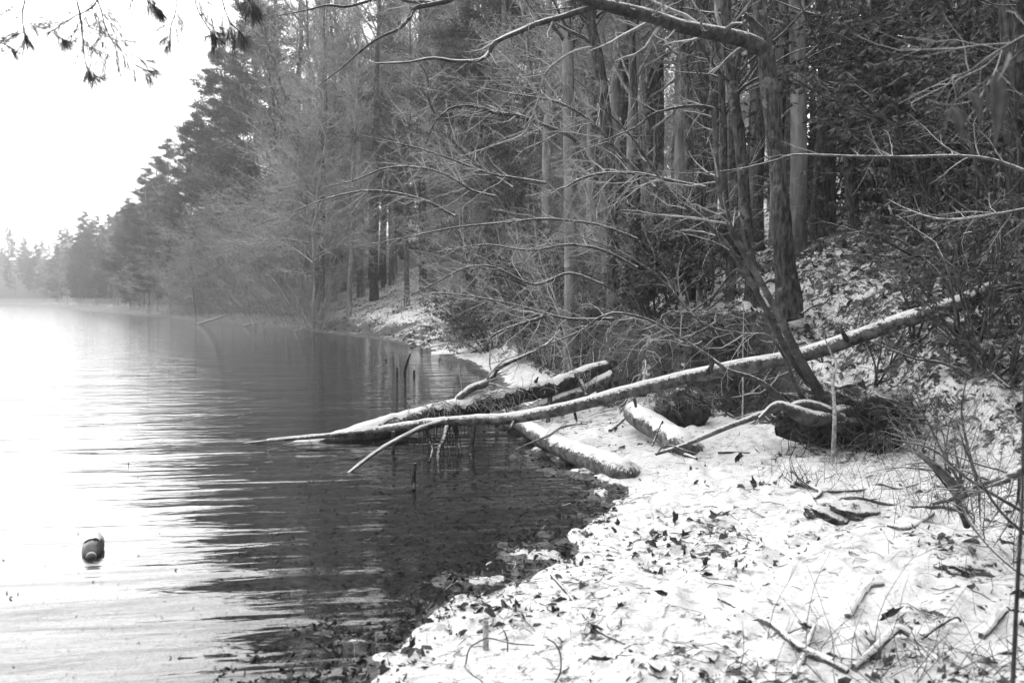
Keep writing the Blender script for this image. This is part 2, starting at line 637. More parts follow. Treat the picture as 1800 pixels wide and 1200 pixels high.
M_lump = bark_mat('snowed_earth', 0.02, 0.09, snow=0.95, scale=16, stretch=(1, 1, 1), bump=1.0, n0=0.45, n1=0.8)
M_root = bark_mat('root_bark', 0.015, 0.07, scale=14, stretch=(1, 1, 1), bump=0.3)

# ------------------------------------------------------------------ ground, water
ang_f = np.radians(np.linspace(-41, 41, 500))
ang_b = np.radians(np.linspace(41, 319, 62))[1:-1]
ang = np.concatenate([ang_f, ang_b])
rad = 0.55 * np.exp(np.linspace(0, math.log(1100 / 0.55), 740))
AA, RR = np.meshgrid(ang, rad)
GX, GY = (RR * np.sin(AA)).ravel(), (RR * np.cos(AA)).ravel()
GZ = height(GX, GY)
nA, nR = len(ang), len(rad)
V = np.stack([GX, GY, GZ], 1)
V = np.vstack([V, [[0, 0, hz(0, 0)]]])
i, j = np.meshgrid(np.arange(nR - 1), np.arange(nA), indexing='ij')
j2 = (j + 1) % nA
F = np.stack([i * nA + j, i * nA + j2, (i + 1) * nA + j2, (i + 1) * nA + j], -1).reshape(-1, 4)[:, ::-1]
b = MB()
b.add(V, F)
jj = np.arange(nA)
b.F[3].append(np.stack([jj, (jj + 1) % nA, np.full(nA, nR * nA)], 1))
ground = b.obj('ground', M_ground, kind='structure')
gs, gt = sd_shore(V[:, 0], V[:, 1]), sd_foot(V[:, 0], V[:, 1])
gs2 = gs + 0.10 * fbm(V[:, 0], V[:, 1], 2.2, 3, 5) * np.clip(1.5 - 0.02 * V[:, 1], 0.3, 1.5)
cover = np.maximum(sstep(0.02, 0.12, gs2 + 0.05 * fbm(V[:, 0], V[:, 1], 7, 2, 9)), sstep(.018, .035, V[:, 2])) * 0.68
cover = cover * (1 - 0.12 * sstep(0.5, 2.5, gt)) * (1 - 0.85 * sstep(-0.1, 0.1, gt) * (1 - sstep(0.7, 1.3, gt)) * (V[:, 1] < 26) * (1 - sstep(3.0, 3.6, V[:, 0])))
cover = cover * (1 - .6 * sstep(50, 90, V[:, 1]) * sstep(.8, 3, gt))
cover = cover * (1 - .45 * sstep(24, 40, V[:, 1]) * (1 - sstep(.2, 2, gt)))
cover = np.clip(cover + 0.10 * fbm(V[:, 0], V[:, 1], 0.7, 2, 77) * (gs > 0.4), 0, 1)
wet = 1 - sstep(-0.05, 0.25, gs2)
ca = ground.data.color_attributes.new('cover', 'FLOAT_COLOR', 'POINT')
col = np.ones((len(V), 4), np.float32)
cover = cover * (1 - .22 * sstep(3.2, 4.2, V[:, 0]) * sstep(-1.2, .4, gt) * (V[:, 1] < 16))
band = sstep(-.1, .1, gt) * (1 - sstep(.8, 1.3, gt)) * (V[:, 1] < 26) * (1 - sstep(3.0, 3.6, V[:, 0]))
col[:, 0], col[:, 1], col[:, 2] = cover, wet, band
ca.data.foreach_set('color', col.ravel())

b = MB()
b.add([(-1000, -40, 0), (900, -40, 0), (900, 1000, 0), (-1000, 1000, 0)], [[0, 1, 2, 3]])
b.obj('water', M_water, kind='structure')


# ------------------------------------------------------------------ tree growing
def grow(rng, P, R, count, t0, t1, ang, lf, nseg, wig, up, rr, rmin=0.002, lmax=99, lmin=0.0, flat=0.0):
    m, n, _ = P.shape
    Ls = np.linalg.norm(np.diff(P, axis=1), axis=2).sum(1)
    idx = rng.choice(m, count, p=Ls / Ls.sum())
    t = rng.uniform(t0, t1, count)
    f = t * (n - 1)
    k = np.minimum(f.astype(int), n - 2)
    w = (f - k)[:, None]
    p = P[idx, k] * (1 - w) + P[idx, k + 1] * w
    r = R[idx, k] * (1 - w[:, 0]) + R[idx, k + 1] * w[:, 0]
    tan = P[idx, k + 1] - P[idx, k]
    tan /= np.linalg.norm(tan, axis=1, keepdims=True) + 1e-9
    q = rng.normal(size=(count, 3))
    q[:, 2] *= (1 - flat)
    q -= (q * tan).sum(1, keepdims=True) * tan
    q /= np.linalg.norm(q, axis=1, keepdims=True) + 1e-9
    a = np.radians(rng.uniform(ang[0], ang[1], count))[:, None]
    d = np.cos(a) * tan + np.sin(a) * q
    Lc = np.clip(Ls[idx] * lf * (1.15 - t) * rng.uniform(0.55, 1.3, count), lmin, lmax)
    r0 = np.maximum(r * rr * rng.uniform(0.6, 1.0, count), rmin)
    out = [p]
    for s in range(nseg):
        d = d + rng.normal(size=d.shape) * wig
        d[:, 2] += up
        d /= np.linalg.norm(d, axis=1, keepdims=True)
        p = p + d * (Lc / nseg)[:, None]
        out.append(p)
    CP = np.stack(out, 1)
    tt = np.linspace(1, 0.18, nseg + 1)[None]
    CR = np.maximum(r0[:, None] * tt, rmin * 0.5)
    return CP, CR


def trunk_path(rng, Hh, r0, n=16, lean=0.02, wob=0.05):
    z = np.linspace(0, Hh, n)
    x = lean * z + wob * np.cumsum(rng.normal(size=n)) * (z / Hh) ** 0.5
    y = wob * np.cumsum(rng.normal(size=n)) * (z / Hh) ** 0.5
    r = r0 * (1 - 0.86 * (z / Hh) ** 1.1)
    r[0] *= 1.35
    P = np.stack([x, y, z], 1)
    P[0, 2] = -0.5
    return P, r


def bare_proto(seed, Hh, r0, nb, t0, ang, lf, up, twn=(700, 2600), wob=0.06, name='bare_tree', lean=0.0, mat=None, fork=False, tk=1.0):
    rng = np.random.default_rng(seed)
    P, R = trunk_path(rng, Hh, r0, 18, lean, wob)
    tb = MB()
    V, F, Fc, PP, RR_ = bark_tube(np.hstack([P, R[:, None]]), 9, 2, 0.05, seed)
    n0 = tb.n
    tb.add(V, F)
    tb.F[3].append(Fc + n0)
    cb = MB()
    A, AR = P[None], R[None]
    B1, R1 = grow(rng, A, AR, nb, t0, 0.98, ang, lf, 8, 0.12, up, 0.5, 0.008 * tk)
    if fork:
        B0, R0 = grow(rng, A, AR, 2, 0.35, 0.5, (18, 30), 0.75, 10, 0.06, 0.06, 0.95, 0.02)
        V, F = tubes(B0, R0, 7)
        tb.add(V, F)
        Bx, Rx = grow(rng, B0, R0, nb // 2, 0.3, 0.98, ang, lf * 1.2, 8, 0.12, up, 0.5, 0.008)
        B1, R1 = np.concatenate([B1, Bx]), np.concatenate([R1, Rx])
    cb.add(*tubes(B1, R1, 5))
    B2, R2 = grow(rng, B1, R1, twn[0], 0.15, 0.97, (25, 65), 0.5, 5, 0.16, up * 0.7, 0.55, 0.005 * tk, 2.5, 0.25)
    cb.add(*tubes(B2, R2, 3))
    B3, R3 = grow(rng, B2, R2, twn[1], 0.1, 1.0, (25, 70), 0.55, 3, 0.2, 0.03, 0.6, 0.0035 * tk, 1.2, 0.15)
    cb.add(*tubes(B3, R3, 3))
    return tb.mesh('trunk', mat or M_trunk_far), cb.mesh('crown', M_twig)


def place(name, cat, meshes, names, loc, rz, sc, label, group, tilt=(0, 0)):
    o = thing(name, label, cat, loc, group, rz, 1)
    o.rotation_euler = (tilt[0], tilt[1], rz)
    o.scale = (sc, sc, sc) if not isinstance(sc, tuple) else sc
    for me, nm in zip(meshes, names):
        c = link(nm, me, o)
    return o


TALL = [bare_proto(100 + k, h, r, nb, t0, (35, 70), 0.22, 0.09, (620, 1700), 0.07, fork=fk, tk=2.8, mat=(M_trunk if k in (0, 2, 3) else None))
        for k, (h, r, nb, t0, fk) in enumerate([(21, .19, 46, .38, False), (18, .15, 44, .30, False), (24, .22, 50, .45, False),
                                               (17, .13, 40, .25, True), (20, .17, 44, .35, True)])]
UNDER = [bare_proto(200 + k, h, r, nb, t0, (45, 85), 0.46, 0.02, (520, 2200), 0.09, lean=ln, tk=1.9)
         for k, (h, r, nb, t0, ln) in enumerate([(8, .06, 34, .2, .1), (6.5, .05, 30, .15, -.15), (9.5, .075, 36, .22, .05)])]


def shrub_proto(seed, n, Hh, r, spread, tw, mat=None):
    rng = np.random.default_rng(seed)
    az = rng.uniform(0, 2 * math.pi, n)
    L_ = Hh * rng.uniform(0.6, 1.15, n)
    p = np.stack([0.12 * np.cos(az), 0.12 * np.sin(az), np.full(n, -0.08)], 1)
    a = np.radians(rng.uniform(5, spread, n))
    d = np.stack([np.sin(a) * np.cos(az), np.sin(a) * np.sin(az), np.cos(a)], 1)
    out = [p]
    for s in range(7):
        d = d + rng.normal(size=d.shape) * 0.12
        d[:, 2] -= 0.03
        d /= np.linalg.norm(d, axis=1, keepdims=True)
        p = p + d * (L_ / 7)[:, None]
        out.append(p)
    P = np.stack(out, 1)
    R = r * rng.uniform(.6, 1.1, n)[:, None] * np.linspace(1, .25, 8)[None]
    sb = MB()
    sb.add(*tubes(P, R, 5))
    tb = MB()
    B, BR = grow(rng, P, R, tw[0], 0.15, 0.95, (25, 70), 0.45, 5, 0.18, 0.0, 0.55, 0.0025)
    tb.add(*tubes(B, BR, 3))
    B2, BR2 = grow(rng, B, BR, tw[1], 0.1, 1, (25, 70), 0.5, 3, 0.2, 0.0, 0.6, 0.0018)
    tb.add(*tubes(B2, BR2, 3))
    return sb.mesh('stem', mat or M_twig), tb.mesh('twig', mat or M_twig)


SHRUB = [shrub_proto(300 + k, *a) for k, a in enumerate([(9, 2.6, .018, 50, (160, 700)), (12, 1.8, .013, 65, (200, 800)), (7, 3.6, .024, 40, (170, 800))])]


# conifers
def blades(rng, P, D, L, W, spread):
    """P [m,3] origins, D [m,3] directions -> thin pointed blades (one tri each)"""
    m = len(P)
    d = D + rng.normal(size=(m, 3)) * spread
    d /= np.linalg.norm(d, axis=1, keepdims=True)
    s = np.cross(d, rng.normal(size=(m, 3)))
    s /= np.linalg.norm(s, axis=1, keepdims=True) + 1e-9
    L = L * rng.uniform(.6, 1.2, (m, 1))
    A = P - s * W
    B = P + s * W
    Cc = P + d * L
    V = np.stack([A, B, Cc], 1).reshape(-1, 3)
    return V, np.arange(3 * m).reshape(-1, 3)


def pine_proto(seed, Hh, r0, nb, spread, t0, dens, blade=(0.20, 0.02), droop=0.0):
    rng = np.random.default_rng(seed)
    P, R = trunk_path(rng, Hh, r0, 16, 0.0, 0.04)
    tb = MB()
    V, F, Fc, _, _ = bark_tube(np.hstack([P, R[:, None]]), 8, 2, 0.05, seed)
    tb.add(V, F)
    tb.F[3].append(Fc)
    t = t0 + (1 - t0) * np.linspace(0, 0.985, nb) + rng.uniform(-.01, .01, nb)
    t = np.clip(t, t0, .985)
    az = rng.uniform(0, 2 * math.pi, nb)
    prof = np.sin(np.pi * np.clip((t - t0) / (1 - t0), 0, 1) ** 0.65 * 0.93 + 0.2) ** 0.8
    L_ = spread * np.clip(prof, .08, 1) * rng.uniform(0.55, 1.15, nb)
    f = t * 15
    k = np.minimum(f.astype(int), 14)
    w = (f - k)[:, None]
    p = P[k] * (1 - w) + P[k + 1] * w
    d = np.stack([np.cos(az), np.sin(az), np.full(nb, 0.12) + 0.6 * (t - .55).clip(0)], 1)
    out = [p]
    for s in range(6):
        d = d + rng.normal(size=d.shape) * 0.06
        d[:, 2] += 0.03 - droop
        d /= np.linalg.norm(d, axis=1, keepdims=True)
        p = p + d * (L_ / 6)[:, None]
        out.append(p)
    B = np.stack(out, 1)
    BR = np.clip(0.012 * L_, 0.008, .06)[:, None] * np.linspace(1, .25, 7)[None]
    tb.add(*tubes(B, BR, 4))
    B2, BR2 = grow(rng, B, BR, nb * 9, 0.25, 1.0, (30, 60), 0.42, 4, 0.08, 0.01 - droop, 0.5, 0.004, 1.6, 0.2, flat=0.75)
    cb = MB()
    cb.add(*tubes(B2, BR2, 3))
    allP = np.concatenate([B2[:, 1:].reshape(-1, 3), B[:, 3:].reshape(-1, 3)])
    T = np.concatenate([(B2[:, 1:] - B2[:, :-1]).reshape(-1, 3), (B[:, 3:] - B[:, 2:-1]).reshape(-1, 3)])
    T /= np.linalg.norm(T, axis=1, keepdims=True) + 1e-9
    ix = rng.integers(0, len(allP), dens)
    o = allP[ix] + rng.normal(size=(dens, 3)) * [.2, .2, .07]
    cb.add(*blades(rng, o, T[ix] + [0, 0, .25 - 3 * droop], blade[0], blade[1], 0.55))
    return tb.mesh('trunk', M_trunk_far), cb.mesh('crown', M_needle)


PINE = [pine_proto(400, 22, .24, 105, 4.4, .14, 42000, (.34, .026)),
        pine_proto(401, 19, .20, 95, 3.9, .08, 38000, (.32, .026)),
        pine_proto(402, 16, .18, 95, 3.6, .05, 36000, (.26, .024), 0.03)]

# ------------------------------------------------------------------ the wood: trees one can tell apart first
TC = ('trunk', 'crown')


def tree_at(px, py, y, kind, sc, label, group=None, rz=None, tilt=(0, 0)):
    """stands where the sight line of px meets depth y on the ground (py ignored)"""
    x = (px - 900) / FPX * y
    z = hz(x, y)
    if kind[0] == 'T':
        me, nm, cat = TALL[int(kind[1])], 'bare_tree', 'tree'
    elif kind[0] == 'U':
        me, nm, cat = UNDER[int(kind[1])], 'understory_tree', 'tree'
    elif kind[0] == 'P':
        me, nm, cat = PINE[int(kind[1])], 'pine_tree', 'pine tree'
    else:
        me, nm, cat = SHRUB[int(kind[1])], 'bare_shrub', 'shrub'
    names = TC if kind[0] != 'S' else ('stem', 'twig')
    return place(nm, cat, me, names, (x, y, z), random.uniform(0, 6.28) if rz is None else rz, sc, label, group, tilt)


TREES = [
    (400, 0, 72, 'P0', 1.0, 'tall layered pine whose crown tops the left end of the shore wood'),
    (352, 0, 80, 'P1', 1.0, 'ragged pine beside the open sky, stepping down from the tallest crown'),
    (300, 0, 92, 'P1', .95, 'narrow pine at the sloping left edge of the near wood'),
    (262, 0, 100, 'P0', .74, 'shorter pine below the sky edge, last before the hazy far shore'),
    (450, 0, 68, 'P0', 1.08, 'tall pine behind the layered one, with its top cut by the picture edge'),
    (500, 0, 62, 'P2', 1.35, 'pine standing among bare trees right of the tall layered pines'),
    (455, 0, 74, 'P1', 1.35, 'tall pine behind the right end of the layered pines'),
    (745, 0, 66, 'P0', 1.35, 'tall soft pine high above the inner cove'),
    (230, 0, 118, 'P1', .74, 'low pine where the near wood meets the far trees'),
    (880, 0, 33, 'P2', 1.0, 'dark evergreen with soft drooping boughs above the cove thicket'),
    (930, 0, 36, 'P1', .95, 'second dark evergreen behind the pale straight trunk'),
    (760, 0, 50, 'P2', 1.4, 'hazy evergreen at mid distance over the cove'),
    (345, 0, 66, 'U0', 1.1, 'low arching tree bending over the water at the far point'),
    (440, 0, 60, 'T3', .8, 'forked leaning bare tree behind the snowy spit', None, None, (0.05, -0.22)),
    (635, 0, 56, 'T4', 1.35, 'forked bare tree standing against the bright gap in the wood'),
    (604, 0, 64, 'T3', 1.6, 'bare tree with a wide crown left of the bright gap'),
    (612, 0, 47, 'T1', .9, 'dark slanting trunk rising from the snow behind the cove', None, None, (0, -0.06)),
    (716, 0, 46, 'T0', .8, 'straight dark trunk standing alone on the snowy slope behind the cove'),
    (798, 0, 48, 'T0', .8, 'pale hazy trunk right of the lone straight one behind the cove'),
    (540, 0, 55, 'T3', 1.3, 'slender bare tree at the right end of the snowy spit'),
    (478, 0, 64, 'T4', 1.45, 'tall forked bare tree rising between the layered pines and the bright gap'),
    (522, 0, 58, 'T0', 1.4, 'tall slim dark trunk with open crown left of the bright gap'),
    (562, 0, 60, 'T2', 1.3, 'tall bare tree whose crown crosses the top edge left of the bright gap'),
    (588, 0, 58, 'T3', 1.55, 'slender forked bare tree whose crown fills the upper gap of sky'),
    (658, 0, 52, 'T0', 1.3, 'tall dark bare tree just right of the bright gap'),
    (690, 0, 58, 'T4', 1.35, 'forked tall bare tree above the lone trunk of the cove slope'),
    (745, 0, 50, 'T2', .95, 'big tall bare trunk above the inner cove'),
    (822, 0, 36, 'T0', .95, 'dark bare trunk left of the evergreen boughs'),
    (960, 0, 27, 'T1', 1.05, 'slim bare tree just left of the pale straight trunk'),
    (1155, 0, 22, 'T2', .85, 'bare tree with thick grey trunk between the two leaning stems'),
    (1240, 0, 24, 'T0', .9, 'dark bare trunk seen left of the thin knobbly trunk'),
    (1330, 0, 19, 'T3', .95, 'slim grey tree between the twisted trunk and the limbed tree'),
    (1450, 0, 24, 'T2', .95, 'bare trunk at the top of the snowy slope'),
    (1110, 0, 17, 'T1', .7, 'slim dark trunk rising behind the cut bank'),
    (1140, 0, 18.5, 'T3', .75, 'slim trunk just right of another above the cut bank'),
    (1195, 0, 20, 'T1', .8, 'thin upright trunk behind the thicket left of the twin trunks'),
    (1075, 0, 21, 'T4', .8, 'forked grey trunk in the wood above the root bank'),
]
for a in TREES:
    tree_at(*a)

# scattered wood behind
rngw = np.random.default_rng(11)


def project(x, y, z):
    p = np.array([x, y, z - CAM_H])
    c, s = math.cos(PITCH), math.sin(PITCH)
    f = p[1] * c - p[2] * s
    u = p[1] * s + p[2] * c
    return 900 + FPX * p[0] / f, 600 - FPX * u / f


KW = {'T0': 'tall straight bare tree', 'T1': 'slim bare tree', 'T2': 'big tall bare tree', 'T3': 'forked slender bare tree', 'T4': 'forked tall bare tree', 'P0': 'broad layered pine', 'P1': 'narrow pine',
      'P2': 'drooping evergreen', 'U0': 'small arching bare tree', 'U1': 'low spreading bare tree', 'U2': 'small wide bare tree', 'S0': 'round bare shrub', 'S1': 'low bare shrub', 'S2': 'tall bare shrub'}


def where(px, y, sub):
    L_ = [(60, 'at the left end of the hazy far shore'), (200, 'on the far shore right of its left end'), (290, 'where the far shore meets the near wood'), (370, 'above the slanting log of the far point'),
          (460, 'behind the snowy spit'), (540, 'at the right end of the snowy spit'), (610, 'left of the slanting dark trunk'), (680, 'between the slanting and the lone trunk'),
          (760, 'beside the lone trunk behind the cove'), (840, 'above the inner cove drift log'), (930, 'above the evergreen at the cove head'), (1020, 'about the pale straight trunk'),
          (1100, 'above the root bank'), (1180, 'above the upper end of the broken log'), (1260, 'left of the thin knobbly trunk'), (1340, 'about the twisted trunk'), (1420, 'behind the limbed tree'),
          (1520, 'above the snowy slope'), (1640, 'behind the right thicket'), (9999, 'at the far right behind the thicket')]
    w = next(t for a, t in L_ if px < a)
    return w + sub


def scatter(n, yr, pxr, tmin, tmax, kinds, scr, label, group, mind):
    got, tries, pts = 0, 0, []
    while got < n and tries < 6000:
        tries += 1
        y = math.exp(rngw.uniform(math.log(yr[0]), math.log(yr[1])))
        px = rngw.uniform(*pxr)
        x = (px - 900) / FPX * y
        t = float(sd_foot(np.array([x]), np.array([y]))[0])
        if t < tmin or t > tmax:
            continue
        if any((x - a) ** 2 + (y - b_) ** 2 < mind ** 2 for a, b_ in pts):
            continue
        k = kinds[int(rngw.integers(0, len(kinds)))]
        if 560 < px < 800 and 26 < y < 75 and (k[0] in 'US' or (k[0] == 'P' and y < 60)):
            continue                   # the open snowy slope behind the cove
        if k[0] == 'U' and 860 < px < 1330 and y < 30:
            continue
        if 560 < px < 800 and y < 60 and k[0] == 'T' and rngw.random() < .5:
            continue
        pts.append((x, y))
        d_ = (y - yr[0]) / (yr[1] - yr[0])
        lb = KW[k] + ' ' + where(px, y, ', front row' if d_ < .25 else (', middle row' if d_ < .6 else ', back row'))
        tree_at(px, 0, y, k, float(rngw.uniform(*scr)), lb, group, tilt=(float(rngw.normal()) * .02, float(rngw.normal()) * .025))
        got += 1


scatter(48, (24, 75), (540, 1750), 2.5, 60, ['T0', 'T1', 'T2', 'T3', 'T4'], (.75, 1.05), 'bare grey trunk deep in the hillside wood above the cove', 'bare trees filling the hillside wood', 1.6)
scatter(26, (14, 32), (1050, 2000), 3.5, 40, ['T0', 'T1', 'T2', 'T4'], (.75, 1.0), 'tall bare trunk standing on the near hillside behind the evergreen shrubs', 'bare trees on the near hillside', 1.8)
scatter(90, (48, 150), (120, 640), 0.5, 30, ['T1', 'T3', 'T4', 'P1', 'T0', 'U2', 'U0', 'T2'], (.6, .9), 'hazy bare or evergreen tree in the shore wood left of the cove', 'trees of the shore wood', 2.0)
scatter(13, (15, 26), (930, 1420), 2.0, 30, ['T0', 'T3', 'T0', 'T1'], (.8, 1.0), 'x', 'bare trees on the near hillside', 1.3)
scatter(34, (58, 115), (590, 800), 6, 60, ['T0', 'P1', 'T3', 'T2', 'P0'], (.8, 1.05), 'x', 'trees of the shore wood', 2.2)
scatter(44, (15, 60), (430, 1300), 0.8, 22, ['U0', 'U1', 'U2'], (.8, 1.2), 'small bare understory tree with fine arching twigs along the cove bank', 'understory trees along the cove', 1.3)
scatter(120, (110, 420), (-160, 290), 0.3, 50, ['P1', 'P2', 'T1', 'T4', 'P0'], (.6, .95), 'hazy tree on the far shore beyond the open water', 'far shore trees', 4)
scatter(90, (40, 140), (120, 700), -0.6, 4, ['S0', 'S2', 'S1', 'U0', 'U1'], (1.1, 1.7), 'bushy bare shrub overhanging the waterline of the far point', 'shrubs along the far waterline', 1.0)
scatter(46, (15, 42), (560, 1250), 0.0, 8, ['S0', 'S1', 'S2'], (.8, 1.3), 'tangled bare shrub on the low bank round the cove', 'shrubs round the cove', 0.8)


scatter(46, (105, 230), (120, 300), 0.3, 40, ['P1', 'P2', 'T4', 'P0'], (.7, 1.0), 'x', 'far shore trees', 3)
scatter(70, (42, 85), (270, 580), -0.6, 2.2, ['S0', 'S2', 'S1'], (1.2, 1.9), 'x', 'shrubs along the far waterline', 0.9)
scatter(30, (24, 48), (545, 830), -0.4, 1.3, ['S1', 'S0'], (.45, .75), 'x', 'shrubs round the cove', 0.5)
# the wood goes on out of view: trees added to shade the beach snow
WB = [(7, 1, 'P2'), (9, -3, 'T0'), (6, -5, 'P2'), (4, -8, 'P1'), (11, 3, 'P2'), (13, -1, 'T4'), (1, -7, 'T2'), (0, -12, 'P0'), (-3, -10, 'T4'), (8, -9, 'P0'), (14, 6, 'P1'), (12, -8, 'T2'), (-4, -14, 'P1'),
      (-9, -12, 'P2'), (16, 2, 'P0'), (3, -16, 'P0'), (17, -6, 'P2'), (-14, -14, 'P1'), (10, 7, 'T1')]
for x_, y_, k_ in WB:
    me = TALL[int(k_[1])] if k_[0] == 'T' else PINE[int(k_[1])]
    place('bare_tree' if k_[0] == 'T' else 'pine_tree', 'tree' if k_[0] == 'T' else 'pine tree', me, TC, (x_, y_, hz(x_, y_)), random.uniform(0, 6), .9, 'unseen tree added beside and behind the beach to shade its snow', 'unseen trees added round the beach')

# ------------------------------------------------------------------ evergreen shrubs with hanging leaves
def leafblades(rng, P, D, L, W, fold=0.35):
    """P origins, D directions: elongated leaf, 4 tris: two halves folded about the midrib"""
    m = len(P)
    D = D / (np.linalg.norm(D, axis=1, keepdims=True) + 1e-9)
    S = np.cross(D, rng.normal(size=(m, 3)))
    S /= np.linalg.norm(S, axis=1, keepdims=True) + 1e-9
    Nn = np.cross(S, D)
    L = (L * rng.uniform(.7, 1.2, m))[:, None]
    W = W * L
    mid = P + D * L * 0.5 - Nn * W * fold
    tip = P + D * L - Nn * L * 0.06
    a = P + D * L * 0.5 + S * W
    c = P + D * L * 0.5 - S * W
    V = np.stack([P, a, tip, c, mid], 1).reshape(-1, 3)
    k = (np.arange(m) * 5)[:, None]
    F = np.concatenate([k + [0, 4, 1], k + [1, 4, 2], k + [2, 4, 3], k + [3, 4, 0]])
    return V, F


def rhodo_proto(seed, Hh, nst, nros, leafL, per=9):
    rng = np.random.default_rng(seed)
    az = rng.uniform(0, 2 * math.pi, nst)
    a = np.radians(rng.uniform(5, 55, nst))
    d = np.stack([np.sin(a) * np.cos(az), np.sin(a) * np.sin(az), np.cos(a)], 1)
    p = np.zeros((nst, 3)) + rng.normal(size=(nst, 3)) * [.1, .1, 0]
    L_ = Hh * rng.uniform(.6, 1.1, nst)
    out = [p]
    for s in range(7):
        d = d + rng.normal(size=d.shape) * 0.16
        d /= np.linalg.norm(d, axis=1, keepdims=True)
        p = p + d * (L_ / 7)[:, None]
        out.append(p)
    P = np.stack(out, 1)
    R = 0.022 * np.ones((nst, 1)) * np.linspace(1, .3, 8)[None]
    B, BR = grow(rng, P, R, nros, .2, 1, (25, 75), .38, 4, .15, .06, .5, .004)
    sb = MB()
    sb.add(*tubes(P, R, 5))
    sb.add(*tubes(B, BR, 3))
    tips = np.concatenate([B[:, -1], B[:, -2]])
    n = len(tips)
    o = np.repeat(tips, per, 0)
    aa = rng.uniform(0, 2 * math.pi, n * per)
    hang = rng.uniform(-1.3, 0.1, n * per)
    D = np.stack([np.cos(aa), np.sin(aa), hang], 1)
    fb = MB()
    fb.add(*leafblades(rng, o, D, leafL * np.ones(n * per), 0.16))
    return sb.mesh('stem', M_limb), fb.mesh('foliage', M_rhodo, smooth=False)


RH = [rhodo_proto(500, 3.2, 10, 520, .10, 8), rhodo_proto(501, 2.4, 9, 360, .10, 7), rhodo_proto(502, 1.2, 7, 150, .10, 7), rhodo_proto(503, 2.6, 9, 130, .085, 6), rhodo_proto(504, 1.7, 8, 80, .08, 6), rhodo_proto(505, 3.4, 8, 300, .11, 9)]


def rhodo(px, y, k, sc, label, group, rz=None):
    x = (px - 900) / FPX * y
    o = place('evergreen_shrub', 'shrub', RH[k], ('stem', 'foliage'), (x, y, hz(x, y) - .03), random.uniform(0, 6.28) if rz is None else rz, sc, label, group)
    o.children[-1]['kind'] = 'stuff'
    return o


for px, y, k, sc, lb in [
        (925, 21, 0, 1.1, 'dark evergreen shrub at the head of the cove, left of the cut bank'),
        (985, 20, 0, 1.15, 'tall evergreen shrub rising above the root bank'),
        (860, 25, 1, 1.1, 'low evergreen shrub reaching over the cove water'),
        (1050, 17.5, 1, 1.0, 'evergreen shrub on top of the cut bank behind the fallen trunk'),
        (1180, 14.5, 1, .9, 'evergreen shrub left of the twin trunks'),
        (1240, 14.0, 1, .85, 'evergreen shrub with snow lit leaves between the slim trunks'),
        (1150, 13.4, 2, .9, 'small evergreen shrub at the lip of the cut bank'),
        (1290, 15.5, 2, 1.1, 'small evergreen shrub behind the twisted trunk'),
        (1425, 18, 1, .7, 'evergreen shrub right of the big limbed tree, higher up the slope')]:
    rhodo(px, y, k, sc, lb, None)
for px, y, kk, sc, lb in [
        (1545, 18, 5, 1.2, 'tall evergreen shrub at the left end of the right thicket'), (1560, 15, 5, 1.2, 'tall evergreen shrub second from the left in the right thicket'),
        (1620, 14, 0, 1.25, 'big evergreen shrub at the middle of the right thicket'), (1690, 13, 5, 1.25, 'big evergreen shrub behind the row of broad close leaves'),
        (1770, 12.5, 0, 1.3, 'big evergreen shrub below the thick corner trunk'), (1860, 12, 5, 1.3, 'big evergreen shrub cut by the right edge of the picture'),
        (1950, 10, 0, 1.2, 'evergreen shrub just outside the right edge'),
        (1460, 21, 5, 1.3, 'high evergreen shrub far up the slope behind the limbed tree'), (1540, 19, 0, 1.4, 'evergreen shrub on the upper slope, back row, left'),
        (1630, 18, 5, 1.5, 'evergreen shrub on the upper slope, back row, middle'), (1730, 17, 0, 1.5, 'evergreen shrub on the upper slope, back row, right'),
        (1830, 16, 5, 1.5, 'evergreen shrub on the upper slope at the far right'),
        (1610, 12, 3, .9, 'thin leaved evergreen shrub in front of the snow right of the slope log'), (1690, 10.8, 3, 1.0, 'thin leaved evergreen shrub above the upper end of the long fallen trunk'),
        (1730, 9.8, 3, 1.05, 'open evergreen shrub by the butt of the long fallen trunk'), (1800, 9.0, 3, 1.1, 'open evergreen shrub at the right edge above the snowy flat'),
        (1735, 8.0, 3, .75, 'leafy evergreen hiding the butt of the long fallen trunk'), (1545, 9.3, 4, .6, 'small sparse evergreen right behind the root mass'), (1610, 9.3, 4, .8, 'small sparse evergreen under the long fallen trunk on the right'),
        (1690, 8.6, 4, .85, 'small sparse evergreen at the back of the snowy flat'), (1780, 7.9, 4, 1.0, 'sparse evergreen at the right edge behind the twiggy bush'),
        (1240, 12.2, 4, .8, 'small sparse evergreen on the bank left of the twisted trunk')]:
    rhodo(px, y, kk, sc, lb, None)

# ------------------------------------------------------------------ limbs built along what the photograph shows
def limb(name, mat, rows, parent=None, k=12, per=8, rough=.05, seed=0, snow=None, extra=None, **kw):
    """rows (px, py, depth, radius)"""
    W = np.array([np.append(U(a[0], a[1], a[2]), a[3]) for a in rows])
    V, F, Fc, P, R = bark_tube(W, k, per, rough, seed)
    b = MB()
    b.add(V, F)
    b.F[3].append(Fc)
    if extra:
        for rw in extra:
            W2 = np.array([np.append(U(a[0], a[1], a[2]), a[3]) for a in rw])
            V, F, Fc, _, _ = bark_tube(W2, 6, 5, rough, seed + 1)
            n0 = b.n
            b.add(V, F)
            b.F[3].append(Fc + n0)
    o = b.obj(name, mat, parent, **kw)
    if snow:
        sb = MB()
        sb.add(*snow_ridge(P, R, seed, *snow))
        sb.obj('snow', M_snow, parent if parent is not None else o)
    return o, P, R


